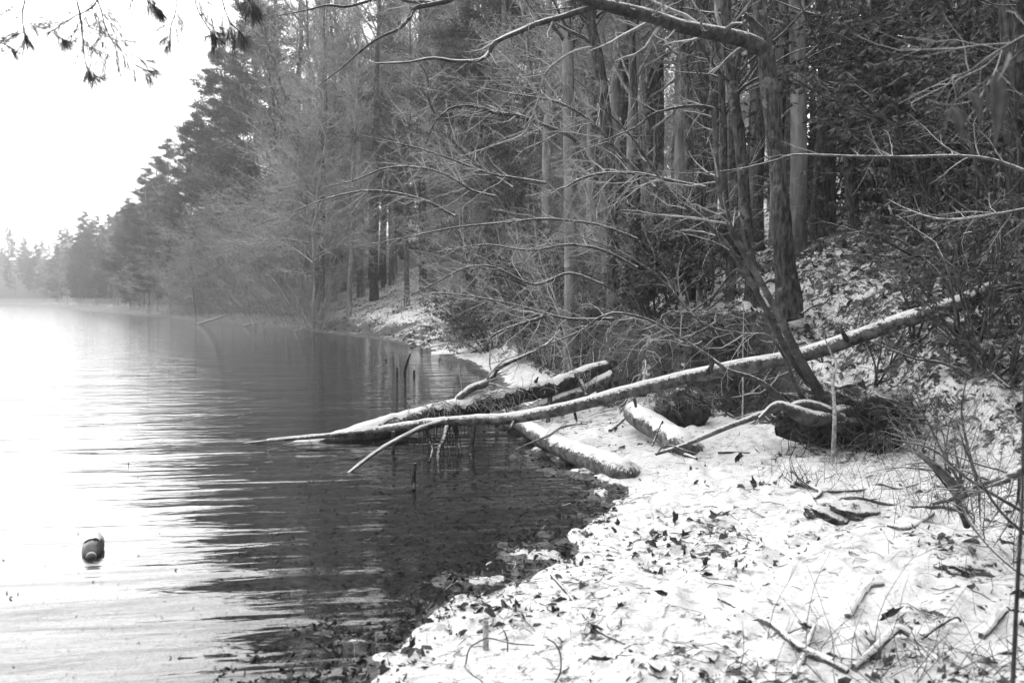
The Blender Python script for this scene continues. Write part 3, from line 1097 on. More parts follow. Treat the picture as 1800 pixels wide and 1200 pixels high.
def twigs_on(P, R, parent, n1, n2, l1, l2, seed, mat=None, up=0.0, name='twig', rmin=0.0018, flat=0, t0=0.1, ang=(30, 75)):
    rng = np.random.default_rng(seed)
    if P.ndim == 2:
        P, R = P[None], R[None]
    Lp = np.linalg.norm(np.diff(P, axis=1), axis=2).sum(1).mean()
    b = MB()
    B, BR = grow(rng, P, R, n1, t0, 1.0, ang, l1 / Lp, 6, .16, up, .45, rmin * 1.6, flat=flat)
    b.add(*tubes(B, BR, 4))
    if n2:
        B2, BR2 = grow(rng, B, BR, n2, .15, 1.0, (25, 70), l2 / l1, 4, .18, up, .5, rmin, flat=flat)
        b.add(*tubes(B2, BR2, 3))
    return b.obj(name, mat or M_twig, parent, kind='stuff')


# --- the great limbed tree
T1 = thing('limbed_tree', 'big rough tree with a heavy limb reaching left across the top of the view', 'tree')
_, P, R = limb('trunk', M_trunk, [(1388, 560, 11.4, 0.189), (1386, 520, 11.4, 0.163), (1382, 480, 11.4, 0.142), (1376, 420, 11.4, 0.125), (1370, 330, 11.4, 0.107), (1361, 240, 11.4, 0.103),
                                  (1352, 150, 11.4, 0.107), (1346, 95, 11.4, 0.112), (1338, 40, 11.4, 0.090), (1332, -30, 11.4, 0.077), (1322, -250, 11.4, 0.060), (1318, -600, 11.5, .04)], T1, 20, 14, .06, 1)
_, Pl, Rl = limb('limb', M_limb, [(1350, 92, 11.4, .11), (1320, 75, 11.3, .095), (1290, 66, 11.1, .09), (1240, 56, 10.8, .085), (1190, 45, 10.5, .078), (1140, 28, 10.2, .072),
                                  (1090, 16, 9.9, .066), (1030, 0, 9.6, .055), (950, -30, 9.3, .045), (850, -80, 9, .03)], T1, 14, 10, .06, 2, snow=(.55, .006, .35))
_, Pc, Rc = limb('limb', M_limb, [(1062, 8, 9.8, .032), (1020, 20, 9.6, .03), (985, 31, 9.5, .028), (945, 42, 9.4, .026), (915, 55, 9.3, .024), (880, 70, 9.2, .022), (866, 80, 9.2, .022), (858, 96, 9.2, .02),
                                  (840, 107, 9.1, .017), (800, 108, 9.1, .015), (760, 103, 9.0, .012), (715, 110, 9.0, .009), (660, 112, 8.9, .005)], T1, 9, 8, .09, 3, snow=(.7, .005, .7))
limb('stub', M_limb, [(1348, 62, 11.35, .05), (1332, 48, 11.3, .045), (1318, 34, 11.2, .04), (1306, 25, 11.1, .028)], T1, 9, 6, .08, 4)
twigs_on(Pl, Rl, T1, 22, 90, 1.1, .5, 21, M_twig, .01)
twigs_on(Pc, Rc, T1, 16, 60, .7, .35, 22, M_twig, .01)

# --- twisted twin trunk and neighbours
for lb, rows, mat, sd in [
    ('slim twisted trunk leaning beside the big limbed tree', [(1322, 500, 12.2, .10), (1316, 440, 12.2, .085), (1310, 370, 12.2, .08), (1304, 290, 12.2, .075), (1299, 230, 12.2, .08), (1290, 180, 12.2, .075),
                                                             (1284, 110, 12.2, .085), (1278, 70, 12.2, .085), (1276, 0, 12.2, .07), (1270, -300, 12.2, .04)], M_trunk, 5),
    ('thin knobbly trunk just left of the twisted one', [(1285, 450, 13.2, .07), (1278, 400, 13.2, .06), (1273, 330, 13.2, .055), (1272, 240, 13.2, .055), (1268, 150, 13.2, .05), (1266, 60, 13.2, .05), (1262, -200, 13.2, .03)], M_trunk, 6),
    ('pale wide trunk up the slope, behind and right of the limbed tree', [(1403, 420, 16, 0.163), (1404, 350, 16, 0.146), (1404, 250, 16, 0.146), (1402, 100, 16, 0.138), (1400, 0, 16, 0.129), (1398, -300, 16, 0.086)], M_trunk_far, 7),
    ('grey trunk seen close behind the limbed tree', [(1372, 430, 21, .15), (1370, 330, 21, .14), (1366, 150, 21, .135), (1362, 0, 21, .13), (1360, -300, 21, .08)], M_trunk_far, 8),
    ('pale straight trunk with an even grey bark left of the limb tip', [(1004, 470, 17, 0.130), (1002, 360, 17, 0.119), (1000, 200, 17, 0.112), (998, 80, 17, 0.108), (997, 0, 17, 0.108), (996, -300, 17, 0.079)], M_trunk_far, 9),
    ('dark leaning trunk right of the pale straight one', [(1078, 430, 16, 0.111), (1072, 300, 16, 0.107), (1064, 200, 16, 0.107), (1052, 110, 16, 0.104), (1040, 50, 16, 0.096), (1032, 0, 16, 0.089), (1015, -250, 16, 0.059)], M_trunk, 10),
    ('dark trunk standing in the evergreens right of the snowy slope', [(1508, 480, 14.5, .12), (1503, 420, 14.5, .1), (1495, 300, 14.5, .095), (1490, 150, 14.5, .09), (1485, 0, 14.5, .08), (1480, -300, 14.5, .06)], M_trunk, 11),
    ('thick dark trunk cut off by the upper right corner', [(1800, 560, 9.5, .17), (1795, 350, 9.5, .15), (1785, 100, 9.5, .14), (1780, 0, 9.5, .14), (1778, -300, 9.5, .12)], M_trunk, 12),
    ('upright grey trunk between the leaning dark trunk and the thin knobbly one', [(1215, 450, 14, 0.072), (1212, 300, 14, 0.068), (1205, 150, 14, 0.064), (1195, 0, 14, 0.060), (1190, -250, 14, 0.040)], M_trunk, 13),
    ('slim upright trunk right of the leaning dark one', [(1122, 480, 14.5, 0.064), (1118, 300, 14.5, 0.060), (1112, 100, 14.5, 0.056), (1108, 0, 14.5, 0.056), (1105, -250, 14.5, 0.040)], M_trunk, 14)]:
    t = thing('bare_tree', lb, 'tree')
    r0 = list(rows[0])
    # foot goes down into the ground
    x0, y0, z0 = U(r0[0], r0[1], r0[2])
    _, P, R = limb('trunk', mat, rows, t, 14, 8, .05, sd)
    g = hz(x0, y0)
    if z0 > g - .1:
        bb = MB()
        V, F, Fc, _, _ = bark_tube([[x0, y0, g - .4, r0[3] * 1.35], [x0, y0, g + (z0 - g) * .3, r0[3] * 1.12], [x0, y0, z0 + .05, r0[3] * .99]], 14, 4, .05, sd)
        bb.add(V, F)
        bb.F[3].append(Fc)
        bb.obj('trunk_base', mat, t)
    m = len(P)
    twigs_on(P[m // 2:], R[m // 2:], t, 16, 120, 1.8, .9, 40 + sd, M_limb, .05, name='crown', rmin=.003)

# --- leaning multi-stemmed shrub tree over the dark root mass
RT = thing('leaning_tree', 'many stemmed tree leaning left over the snow from a dark undercut root mass', 'tree')
stems = [
    [(1462, 735, 8.3, .07), (1445, 700, 8.25, .055), (1420, 655, 8.2, .043), (1395, 610, 8.15, .038), (1372, 560, 8.1, .034), (1340, 500, 8.1, .03), (1308, 445, 8.1, .03), (1284, 400, 8.1, .027),
     (1265, 335, 8.1, .024), (1258, 270, 8.1, .022), (1255, 205, 8.1, .021), (1248, 190, 8.1, .02), (1205, 187, 8.0, .014), (1150, 200, 8.0, .011), (1120, 222, 8.0, .009), (1080, 240, 7.9, .006), (1020, 262, 7.9, .003)],
    [(1455, 725, 8.4, .06), (1425, 675, 8.5, .045), (1385, 620, 8.5, .035), (1355, 560, 8.5, .03), (1322, 500, 8.5, .026), (1285, 440, 8.5, .022), (1235, 385, 8.5, .018), (1190, 350, 8.5, .015), (1150, 300, 8.5, .012),
     (1112, 243, 8.5, .01), (1060, 190, 8.4, .008), (1040, 165, 8.4, .005), (1000, 130, 8.4, .003)],
    [(1400, 728, 8.1, .05), (1375, 705, 8.05, .034), (1350, 680, 8.0, .027), (1320, 663, 8.0, .023), (1280, 650, 8.0, .018), (1240, 622, 8.1, .015), (1190, 590, 8.1, .014), (1140, 562, 8.1, .013), (1085, 550, 8.1, .012), (1050, 560, 8.1, .011), (1020, 582, 8.1, .008), (960, 606, 8.1, .006), (900, 628, 8.1, .004), (860, 640, 8.1, .003)],
    [(1440, 720, 8.1, .04), (1405, 690, 8.0, .02), (1380, 630, 7.9, .014), (1350, 590, 7.9, .011), (1300, 585, 7.8, .009), (1230, 565, 7.8, .007), (1150, 480, 7.8, .006), (1060, 430, 7.8, .004), (960, 400, 7.8, .003)],
]
for q, st in enumerate(stems):
    _, P, R = limb('stem', M_limb, st, RT, 10, 6, .06, 50 + q)
    n = len(P)
    twigs_on(P[n // 3:], R[n // 3:], RT, [26, 24, 22, 26][q], [170, 170, 120, 140][q], .8, .4, 60 + q, M_twig, .01, name='twig', rmin=.0016, flat=.3)
# the thick root elbow lying on the mass
limb('root', M_limb, [(1540, 745, 8.3, .03), (1490, 722, 8.1, .05), (1450, 735, 7.95, .065), (1420, 735, 7.85, .07), (1392, 722, 7.8, .055), (1365, 712, 7.8, .028), (1335, 735, 7.8, .012)], RT, 11, 7, .1, 70, snow=(.7, .01, .5))
limb('root', M_limb, [(1480, 735, 8.0, .05), (1430, 712, 7.9, .035), (1400, 712, 7.85, .03), (1375, 728, 7.8, .02)], RT, 9, 6, .1, 71, snow=(.6, .008, .5))


def mound(cx, cy, cz, ax, ay, az, seed, rough=.22, nu=48, nv=28):
    u, v = np.meshgrid(np.linspace(0, 2 * math.pi, nu, endpoint=False), np.linspace(-.5 * math.pi, .5 * math.pi, nv), indexing='ij')
    X = np.stack([np.cos(v) * np.cos(u), np.cos(v) * np.sin(u), np.sin(v)], -1)
    nz = fbm(X[..., 0] * 2 + 1.7 * X[..., 2], X[..., 1] * 2 - 1.3 * X[..., 2], 1.6, 4, seed)
    X = X * (1 + rough * nz)[..., None]
    V = (X * [ax, ay, az] + [cx, cy, cz]).reshape(-1, 3)
    i, j = np.meshgrid(np.arange(nu), np.arange(nv - 1), indexing='ij')
    i2 = (i + 1) % nu
    return V, np.stack([i * nv + j, i2 * nv + j, i2 * nv + j + 1, i * nv + j + 1], -1).reshape(-1, 4)


p = Zp(1490, 765, .3)
b = MB()
b.add(*mound(p[0], 8.35, .50, .56, .40, .24, 3, .55))
b.add(*mound(p[0] + .1, 8.6, .22, .5, .3, .3, 13, .3))
b.add(*mound(p[0] - .35, 8.25, .50, .30, .22, .15, 4, .5))
b.add(*mound(p[0] + .6, 8.6, .42, .5, .42, .28, 5, .4))
b.obj('root_mass', M_earth, RT)
p_root = p
rng = np.random.default_rng(5)
n = 150
o = np.stack([rng.uniform(p[0] - .75, p[0] + .8, n), rng.uniform(7.75, 8.1, n), rng.uniform(.3, .78, n)], 1)
out = [o]
d = np.stack([rng.normal(size=n) * .35, rng.uniform(-.5, .1, n), rng.uniform(-1, -.2, n)], 1)
pp = o
for s_ in range(5):
    d = d + rng.normal(size=d.shape) * .35
    d /= np.linalg.norm(d, axis=1, keepdims=True)
    pp = pp + d * .075
    pp[:, 2] = np.maximum(pp[:, 2], .2)
    out.append(pp)
b = MB()
b.add(*tubes(np.stack(out, 1), np.full((n, 6), .0045) * np.linspace(1, .4, 6)[None], 4))
b.obj('hanging_roots', M_root, RT, kind='stuff')

# --- the long fallen trunk
FT = thing('fallen_tree', 'long straight snow topped trunk fallen from the right hillside down into the lake', 'fallen trunk', (0, 0, 0))
_, P, R = limb('trunk', M_log, [(1880, 470, 8.2, 0.0752), (1800, 492, 8.35, 0.0744), (1730, 514, 8.5, 0.0722), (1700, 528, 8.5, 0.0757), (1640, 548, 8.5, 0.0743), (1560, 573, 8.6, 0.0730), (1480, 602, 8.7, 0.0715), (1400, 627, 8.75, 0.0702), (1300, 645, 8.85, 0.0688),
                               (1200, 665, 8.95, 0.0661), (1100, 690, 9.05, 0.0646), (1000, 716, 9.15, 0.0619), (900, 735, 9.25, 0.0564), (830, 738, 9.3, 0.0516), (750, 744, 9.4, 0.0440), (690, 752, 9.5, 0.0371),
                               (620, 761, 9.6, 0.0289), (560, 767, 9.7, 0.0234), (500, 772, 9.85, 0.0179), (450, 777, 9.9, 0.0124), (418, 780, 9.95, 0.0055)], FT, 22, 14, .07, 80)
n = len(P)
sb = MB()
sb.add(*snow_ridge(P[4:n - 20], R[4:n - 20], 81, .55, .009, .5))
sb.obj('snow', M_snow, FT)
for q, rw in enumerate([
        [(775, 742, 9.35, .026), (740, 752, 9.1, .024), (700, 772, 8.8, .021), (660, 795, 8.55, .018), (630, 818, 8.35, .015), (612, 832, 8.2, .011)],
        [(750, 748, 9.35, .017), (752, 770, 9.3, .016), (760, 790, 9.2, .014), (754, 812, 9.0, .012)],
        [(786, 748, 9.3, .03), (780, 772, 9.1, .026), (771, 795, 8.95, .022), (770, 830, 8.75, .018)],
        [(800, 746, 9.4, .026), (804, 770, 9.35, .023), (810, 800, 9.2, .02), (812, 815, 9.2, .018)],
        [(834, 742, 9.3, .024), (831, 768, 9.25, .024), (828, 795, 9.2, .024), (828, 812, 9.1, .024)],
        [(691, 758, 9.4, .02), (692, 775, 9.4, .018), (690, 800, 9.4, .015)],
        [(1115, 700, 9.0, .02), (1118, 716, 9.0, .014)],
        [(1010, 725, 9.1, .018), (1014, 740, 9.1, .012)],
        [(1245, 655, 8.85, .03), (1252, 640, 8.8, .022), (1256, 630, 8.78, .010)],
        [(1490, 600, 8.65, .032), (1482, 585, 8.6, .02), (1480, 576, 8.6, .009)],
        [(905, 738, 9.2, .025), (898, 752, 9.1, .016), (896, 760, 9.1, .006)]]):
    o, P2, R2 = limb('branch', M_dark if q else M_log, rw, FT, 9, 6, .08, 82 + q, snow=(.8, .006, .7) if q == 0 else None)

# --- the broken log behind it
DL = thing('broken_log', 'old broken log matted with debris, lying behind the long fallen trunk', 'fallen log')
_, P, R = limb('trunk', M_dark, [(1070, 643, 12.1, .07), (1045, 652, 12, .10), (1010, 666, 11.8, .105), (975, 680, 11.6, .115), (930, 690, 11.4, .12), (880, 702, 11.2, .12), (830, 716, 11.0, .125),
                                (780, 727, 10.8, .135), (720, 742, 10.55, .135), (665, 757, 10.35, .13), (610, 772, 10.2, .11), (560, 782, 10.1, .085), (510, 789, 10.0, .06), (468, 796, 9.7, .03)], DL, 20, 12, .12, 91)
n = len(P)
sb = MB()
sb.add(*snow_ridge(P[2:n - 8], R[2:n - 8], 92, .85, .018, .8))
sb.obj('snow', M_snow, DL)
for q, rw in enumerate([
        [(798, 712, 10.9, .04), (812, 695, 10.9, .042), (830, 682, 10.95, .045), (852, 674, 11, .042), (866, 662, 11.05, .036), (872, 650, 11.1, .032), (888, 640, 11.1, .026), (920, 626, 11.1, .018), (960, 606, 11.1, .012), (985, 580, 11.1, .006)],
        [(967, 690, 11.5, .032), (966, 712, 11.4, .03), (964, 735, 11.2, .028), (960, 752, 11.1, .026)],
        [(942, 688, 11.4, .02), (940, 676, 11.4, .03), (946, 662, 11.4, .008)],
        [(1020, 668, 11.7, .04), (1026, 682, 11.5, .03), (1030, 694, 11.4, .015)],
        [(890, 708, 11.1, .03), (892, 722, 11, .018), (897, 730, 10.9, .012)],
        [(770, 735, 10.7, .02), (769, 719, 10.7, .016), (772, 712, 10.7, .006)]]):
    o, P2, R2 = limb('branch', M_log if q == 0 else M_dark, rw, DL, 9, 6, .1, 93 + q, snow=(.6, .006, .7) if q == 0 else None)
    if q == 0:
        twigs_on(P2, R2, DL, 14, 70, .6, .3, 98, M_twig, .0)
# matted strands of dead weed
rng = np.random.default_rng(8)
b = MB()
for (cx0, cy0, y0, sx, n) in [(775, 712, 10.75, .16, 110), (850, 697, 11.05, .15, 80), (820, 708, 10.95, .3, 90), (730, 730, 10.6, .14, 50), (900, 688, 11.25, .2, 40), (1020, 655, 11.8, .1, 60)]:
    c0 = U(cx0, cy0, y0)
    o = c0 + rng.normal(size=(n, 3)) * [sx, .08, .03]
    d = np.stack([rng.normal(size=n) * .7, rng.normal(size=n) * .5 - .3, rng.uniform(-.2, .6, n)], 1)
    out, pp = [o], o
    for s_ in range(5):
        d = d + rng.normal(size=d.shape) * .25
        d[:, 2] -= .3
        d /= np.linalg.norm(d, axis=1, keepdims=True)
        pp = pp + d * rng.uniform(.03, .06, (n, 1))
        out.append(pp)
    b.add(*tubes(np.stack(out, 1), np.full((n, 6), .0035), 3))
b.obj('matted_weed', M_grass, DL, kind='stuff')
# weed hanging down to the water
b = MB()
n = 46
xs = rng.uniform(735, 835, n)
o = np.array([U(x, 742 + rng.uniform(-4, 6), 9.3) for x in xs])
L_ = rng.uniform(.1, .5, n)
out = [o + [0, 0, 0]]
for s_ in range(1, 6):
    out.append(o + np.stack([rng.normal(size=n) * .008, rng.normal(size=n) * .008, -L_ * s_ / 5], 1))
b.add(*tubes(np.stack(out, 1), np.full((n, 6), .0035), 3))
b.obj('hanging_weed', M_dark, FT, kind='stuff')

# --- third log propped under
lg, P, R = limb('propped_log', M_log, [(1075, 658, 12.0, .05), (1055, 672, 11.9, .08), (1020, 690, 11.8, .085), (980, 703, 11.6, .08), (945, 717, 11.4, .07), (915, 730, 11.3, .06)], None, 16, 10, .1, 110, snow=(.8, .015, .8),
               label='short thick log propped between the broken log and the long fallen trunk', cat='fallen log')
# --- beach logs
def glimb(name, rows, k, per, rough, seed, snow, mat=M_log, **kw):
    """rows (px, py, height z, radius)"""
    W = [(a[0], a[1], float(Zp(a[0], a[1], a[2])[1]), a[3]) for a in rows]
    return limb(name, mat, W, None, k, per, rough, seed, snow, **kw)


glimb('shore_log', [(884, 712, .14, 0.059), (895, 730, .14, 0.071), (925, 752, .12, 0.084), (970, 778, .11, 0.097), (1020, 801, .11, 0.105), (1070, 820, .1, 0.109), (1100, 833, .09, 0.105), (1122, 842, -.08, 0.084), (1136, 850, -.2, 0.059)], 20, 12, .05, 120, (.85, .018, .75),
      label='snow covered log at the water edge, running out from under the fallen trunk', cat='log')
_, P, R = glimb('beach_log', [(1112, 727, .33, 0.109), (1135, 742, .31, 0.118), (1165, 760, .27, 0.118), (1200, 785, .2, 0.118), (1228, 802, .04, 0.101), (1245, 812, -.1, 0.067)], 20, 12, .05, 130, (.9, .022, .8),
      label='thick snow covered log end half sunk in the snow below the root bank', cat='log')
lg, P, R = limb('long_stick', M_log, [(1152, 798, 8.05, .014), (1200, 783, 8.0, .019), (1232, 770, 8.0, .022), (1275, 752, 8.0, .024), (1320, 735, 8.0, .026), (1355, 722, 8.0, .027), (1388, 712, 8.0, .03)], None, 10, 8, .06, 140,
               snow=(.5, .003, .2), label='long bare stick leaning from the snow up to the dark root mass', cat='stick')
for lb, nm, rows, sd, mt in [
    ('short stick standing against the half sunk log', 'stick', [(1146, 783, 8.6, .012), (1155, 763, 8.7, .011), (1165, 740, 8.75, .009)], 141, M_dark),
    ('grey stick lying at the broken end of the half sunk log', 'stick', [(1072, 757, 9.8, .02), (1090, 742, 10.1, .022), (1108, 724, 10.4, .02)], 142, M_log),
    ('thin forked branch lying across the shore log', 'branch', [(905, 790, 9.1, .006), (940, 775, 9.1, .009), (965, 765, 9.1, .012), (985, 752, 9.2, .012), (1010, 746, 9.4, .01), (1031, 745, 9.6, .006)], 143, M_dry),
    ('thin bent twig arching over the foot of the long stick', 'twig', [(1155, 797, 7.7, .006), (1165, 785, 7.75, .008), (1180, 783, 7.75, .008), (1200, 790, 7.6, .007), (1225, 797, 7.5, .004)], 144, M_dark),
    ('pale lichen crusted stem standing in front of the dark root mass', 'dead_stem', [(1463, 815, 7.0, .016), (1466, 770, 7.0, .017), (1467, 720, 7.0, .016), (1464, 670, 7.0, .013), (1470, 640, 7.0, .011), (1461, 620, 7.0, .008), (1448, 590, 7.0, .004)], 145, M_pale),
    ('thin pale upright stem behind the long fallen trunk', 'dead_stem', [(1305, 735, 9.6, .009), (1306, 690, 9.6, .008), (1306, 620, 9.6, .007), (1307, 550, 9.6, .005), (1306, 535, 9.6, .003)], 146, M_pale),
    ('snowy log lying up the slope right of the limbed tree', 'slope_log', [(1475, 527, 11.6, .03), (1500, 520, 11.7, .04), (1525, 508, 11.9, .035), (1550, 500, 12.1, .02)], 147, M_log),
    ('short stick lying on the slope above the root mass', 'stick', [(1408, 552, 9.9, .012), (1425, 540, 10.1, .012), (1440, 535, 10.3, .01)], 148, M_dark)]:
    o, P, R = limb(nm, mt, rows, None, 8, 7, .08, sd, label=lb, cat=nm.replace('_', ' '))
    if sd == 143:
        twigs_on(P, R, o, 7, 12, .3, .15, 180, M_dry, 0)

# --- stakes and twigs standing in the water
for lb, rows, sd in [
    ('short dark stake standing alone in the water in front of the fallen trunk', [(727, 862, 7.6, .018), (727, 850, 7.7, .018), (728, 830, 7.7, .018), (730, 814, 7.7, .015)], 150),
    ('leaning forked snag sticking out of the cove water', [(711, 664, 19.3, .035), (712, 650, 19.3, .032), (716, 636, 19.2, .03), (722, 621, 19.1, .015)], 151),
    ('short stake in the cove left of the leaning snag', [(698, 662, 19.3, .025), (698, 652, 19.3, .025), (698, 645, 19.3, .02)], 152),
    ('tiny stake in the cove right of the leaning snag', [(728, 665, 18.8, .03), (728, 657, 18.8, .03), (728, 650, 18.8, .025)], 153),
    ('tiny dark stub showing farthest out in the cove', [(677, 640, 24, .03), (678, 634, 24, .03), (678, 631, 24, .02)], 154),
    ('hair thin reed standing in the bright open water', [(226, 828, 8.6, .004), (226, 820, 8.6, .004), (226, 811, 8.6, .003)], 155),
    ('thin reed tip standing in the dark water near the leaf bed', [(421, 978, 5.6, .004), (421, 972, 5.6, .004), (421, 967, 5.6, .003)], 156)]:
    limb('stake', M_dark, rows, None, 8, 6, .1, sd, label=lb, cat='stake')

# --- leaning pieces along the far spit
for q, (lb, rows) in enumerate([
    ('bare log slanting from the far point into the lake', [(345, 570, 60, 0.066), (370, 563, 61, 0.077), (400, 553, 62, 0.066)]),
    ('log lying on the snowy lip of the far spit', [(425, 574, 55, 0.055), (445, 569, 56, 0.066), (480, 567, 57, 0.055)]),
    ('dark branch leaning on the right end of the far spit', [(510, 587, 45, 0.028), (530, 577, 46, 0.033), (548, 570, 47, 0.028)]),
    ('snow covered drift log at the mouth of the inner cove', [(742, 617, 29, .07), (762, 612, 29.5, .09), (790, 606, 30, .08)]),
    ('snowy log on the inner cove shore beside a white clump', [(760, 625, 26.5, .06), (800, 624, 25.5, .1), (835, 618, 25.5, .09), (870, 612, 26, .06)])]):
    limb('drift_log', M_log if q > 2 else M_limb, rows, None, 8, 5, .1, 160 + q, snow=(.9, .05, .95) if q > 2 else None, label=lb, cat='log')

# --- clods fallen from the bank
def grass_fringe(c, n, spread, Lg, mat, parent, seed, name='grass_fringe', down=-.3, rad=.0022):
    rng = np.random.default_rng(seed)
    o = np.array(c) + rng.normal(size=(n, 3)) * spread
    d = np.stack([rng.normal(size=n), rng.normal(size=n), rng.uniform(0, 1, n)], 1)
    out, pp = [o], o
    for s_ in range(4):
        d[:, 2] += down
        d /= np.linalg.norm(d, axis=1, keepdims=True)
        pp = pp + d * (Lg / 4 * rng.uniform(.7, 1.2, (n, 1)))
        out.append(pp)
    b = MB()
    b.add(*tubes(np.stack(out, 1), np.full((n, 5), rad) * np.linspace(1, .5, 5)[None], 3))
    return b.obj(name, mat, parent, kind='stuff')


for lb, px, py, sz, sd in [('dark earth clod fallen from the bank, fringed with dead grass', 1207, 730, (.27, .24, .29), 201),
                           ('smaller pointed clod behind the fallen dark one', 1250, 706, (.17, .16, .22), 202),
                           ('low clod tucked left of the fallen dark one', 1172, 726, (.13, .14, .2), 203)]:
    g = Zp(px, py, .3)
    b = MB()
    b.add(*mound(0, 0, sz[2] * .55, sz[0], sz[1], sz[2], sd, .25))
    o = b.obj('earth_clod', M_earth, None, loc=(g[0], g[1] + .15, hz(g[0], g[1] + .15) - .05), label=lb, cat='clod')
    grass_fringe((0, -.02, sz[2] * 1.25), 150, (sz[0] * .5, sz[1] * .5, .04), .26, M_dry, o, sd)

rng = np.random.default_rng(91)
n = 420
x = rng.uniform(.9, 3.6, n)
y = rng.uniform(9.2, 18, n)
tt = sd_foot(x, y)
kp = (tt > -.2) & (tt < .9)
x, y = x[kp], y[kp]
n = len(x)
pp = np.stack([x, y - .05, height(x, y) + rng.uniform(.0, .12, n)], 1)
d = np.stack([rng.normal(size=n) * .8 - .2, -.5 + rng.normal(size=n) * .5, rng.uniform(-1, .3, n)], 1)
out = [pp]
L_ = rng.uniform(.25, .8, n)
for s_ in range(6):
    d = d + rng.normal(size=d.shape) * .3
    d /= np.linalg.norm(d, axis=1, keepdims=True)
    pp = pp + d * (L_ / 6)[:, None]
    pp[:, 2] = np.maximum(pp[:, 2], height(pp[:, 0], pp[:, 1]) + .01)
    out.append(pp)
b = MB()
b.add(*tubes(np.stack(out, 1), rng.uniform(.004, .013, (n, 1)) * np.linspace(1, .4, 7)[None], 4))
b.obj('bank_roots', M_twig, None, kind='stuff', label='roots and dead sticks tangled on the cut bank', cat='roots')
limb('broken_stump', M_trunk, [(1132, 700, 11.4, .13), (1137, 670, 11.5, .10), (1143, 640, 11.6, .09), (1152, 612, 11.7, .085), (1158, 596, 11.8, .05)], None, 16, 8, .12, 190,
     label='short grey broken stump leaning in the cut bank above the beach log', cat='stump')
limb('broken_stump', M_trunk, [(1060, 690, 12.6, .11), (1066, 660, 12.7, .09), (1078, 636, 12.8, .07)], None, 14, 8, .14, 191,
     label='low dark broken stump at the upper end of the broken log', cat='stump')

grass_fringe((p_root[0] - .1, 8.15, .66), 200, (.32, .14, .05), .15, M_dry, RT, 221)
grass_fringe((p_root[0] + .5, 8.35, .62), 150, (.25, .16, .06), .16, M_limb, RT, 222)

# stone-like dark lump under snow
for lb, px, py, sz, sd in [('dark lump showing through the snow under the lying branch', 1482, 905, (.22, .13, .09), 210),
                           ('dark litter heap at the right edge of the beach', 1700, 1000, (.14, .08, .05), 212)]:
    g = G(px, py)
    b = MB()
    b.add(*mound(0, 0, 0, *sz, sd, .3))
    b.obj('earth_lump', M_lump, None, loc=(g[0], g[1], g[2]), label=lb, cat='lump')

# --- floating bottle
g = Zp(164, 968, 0)
BT = thing('floating_bottle', 'pale plastic bottle float adrift on the bright open water', 'bottle', (g[0], g[1], 0.0), rz=math.radians(20))
prof = [(0, .115), (.035, .115), (.052, .108), (.06, .09), (.062, .03), (.060, 0), (.062, -.02), (.058, -.07), (.045, -.11), (.03, -.13), (.024, -.15), (.024, -.155)]
def lathe(prof, k=28):
    pr = np.array(prof)
    th = np.arange(k) / k * 2 * math.pi
    V = np.stack([pr[:, None, 0] * np.cos(th)[None], pr[:, None, 1] + 0 * th[None], pr[:, None, 0] * np.sin(th)[None]], -1).reshape(-1, 3)
    i, j = np.meshgrid(np.arange(len(pr) - 1), np.arange(k), indexing='ij')
    j2 = (j + 1) % k
    return V, np.stack([i * k + j, i * k + j2, (i + 1) * k + j2, (i + 1) * k + j], -1).reshape(-1, 4)
tiltm = np.array([[1, 0, 0], [0, math.cos(.16), -math.sin(.16)], [0, math.sin(.16), math.cos(.16)]])
M_plastic = plain_mat('bottle_plastic', .35, .8, .3, 26, .5)
M_plastic_d = plain_mat('bottle_label_band', .05, .09, .25, 20, .6)
V, F = lathe(prof)
b = MB()
b.add(V @ tiltm.T + [0, 0, .022], F)
b.obj('body', M_plastic, BT)
sb = MB()
q_ = np.linspace(.1, -.02, 12)
Q = np.stack([0 * q_, q_, 0 * q_], 1) @ tiltm.T + [0, 0, .022]
sb.add(*snow_ridge(Q, np.full(12, .0615), 5, .7, .012, 2))
sb.obj('snow', M_snow, BT)
V, F = lathe([(.0632, .035), (.0645, .02), (.0645, -.02), (.0600, -.072), (.047, -.112), (.032, -.131)])
b = MB()
b.add(V @ tiltm.T + [0, 0, .022], F)
b.obj('band', M_plastic_d, BT)
V, F = lathe([(.027, -.135), (.027, -.165), (.0, -.165)])
b = MB()
b.add(V @ tiltm.T + [0, 0, .022], F)
b.obj('cap', M_plastic_d, BT)

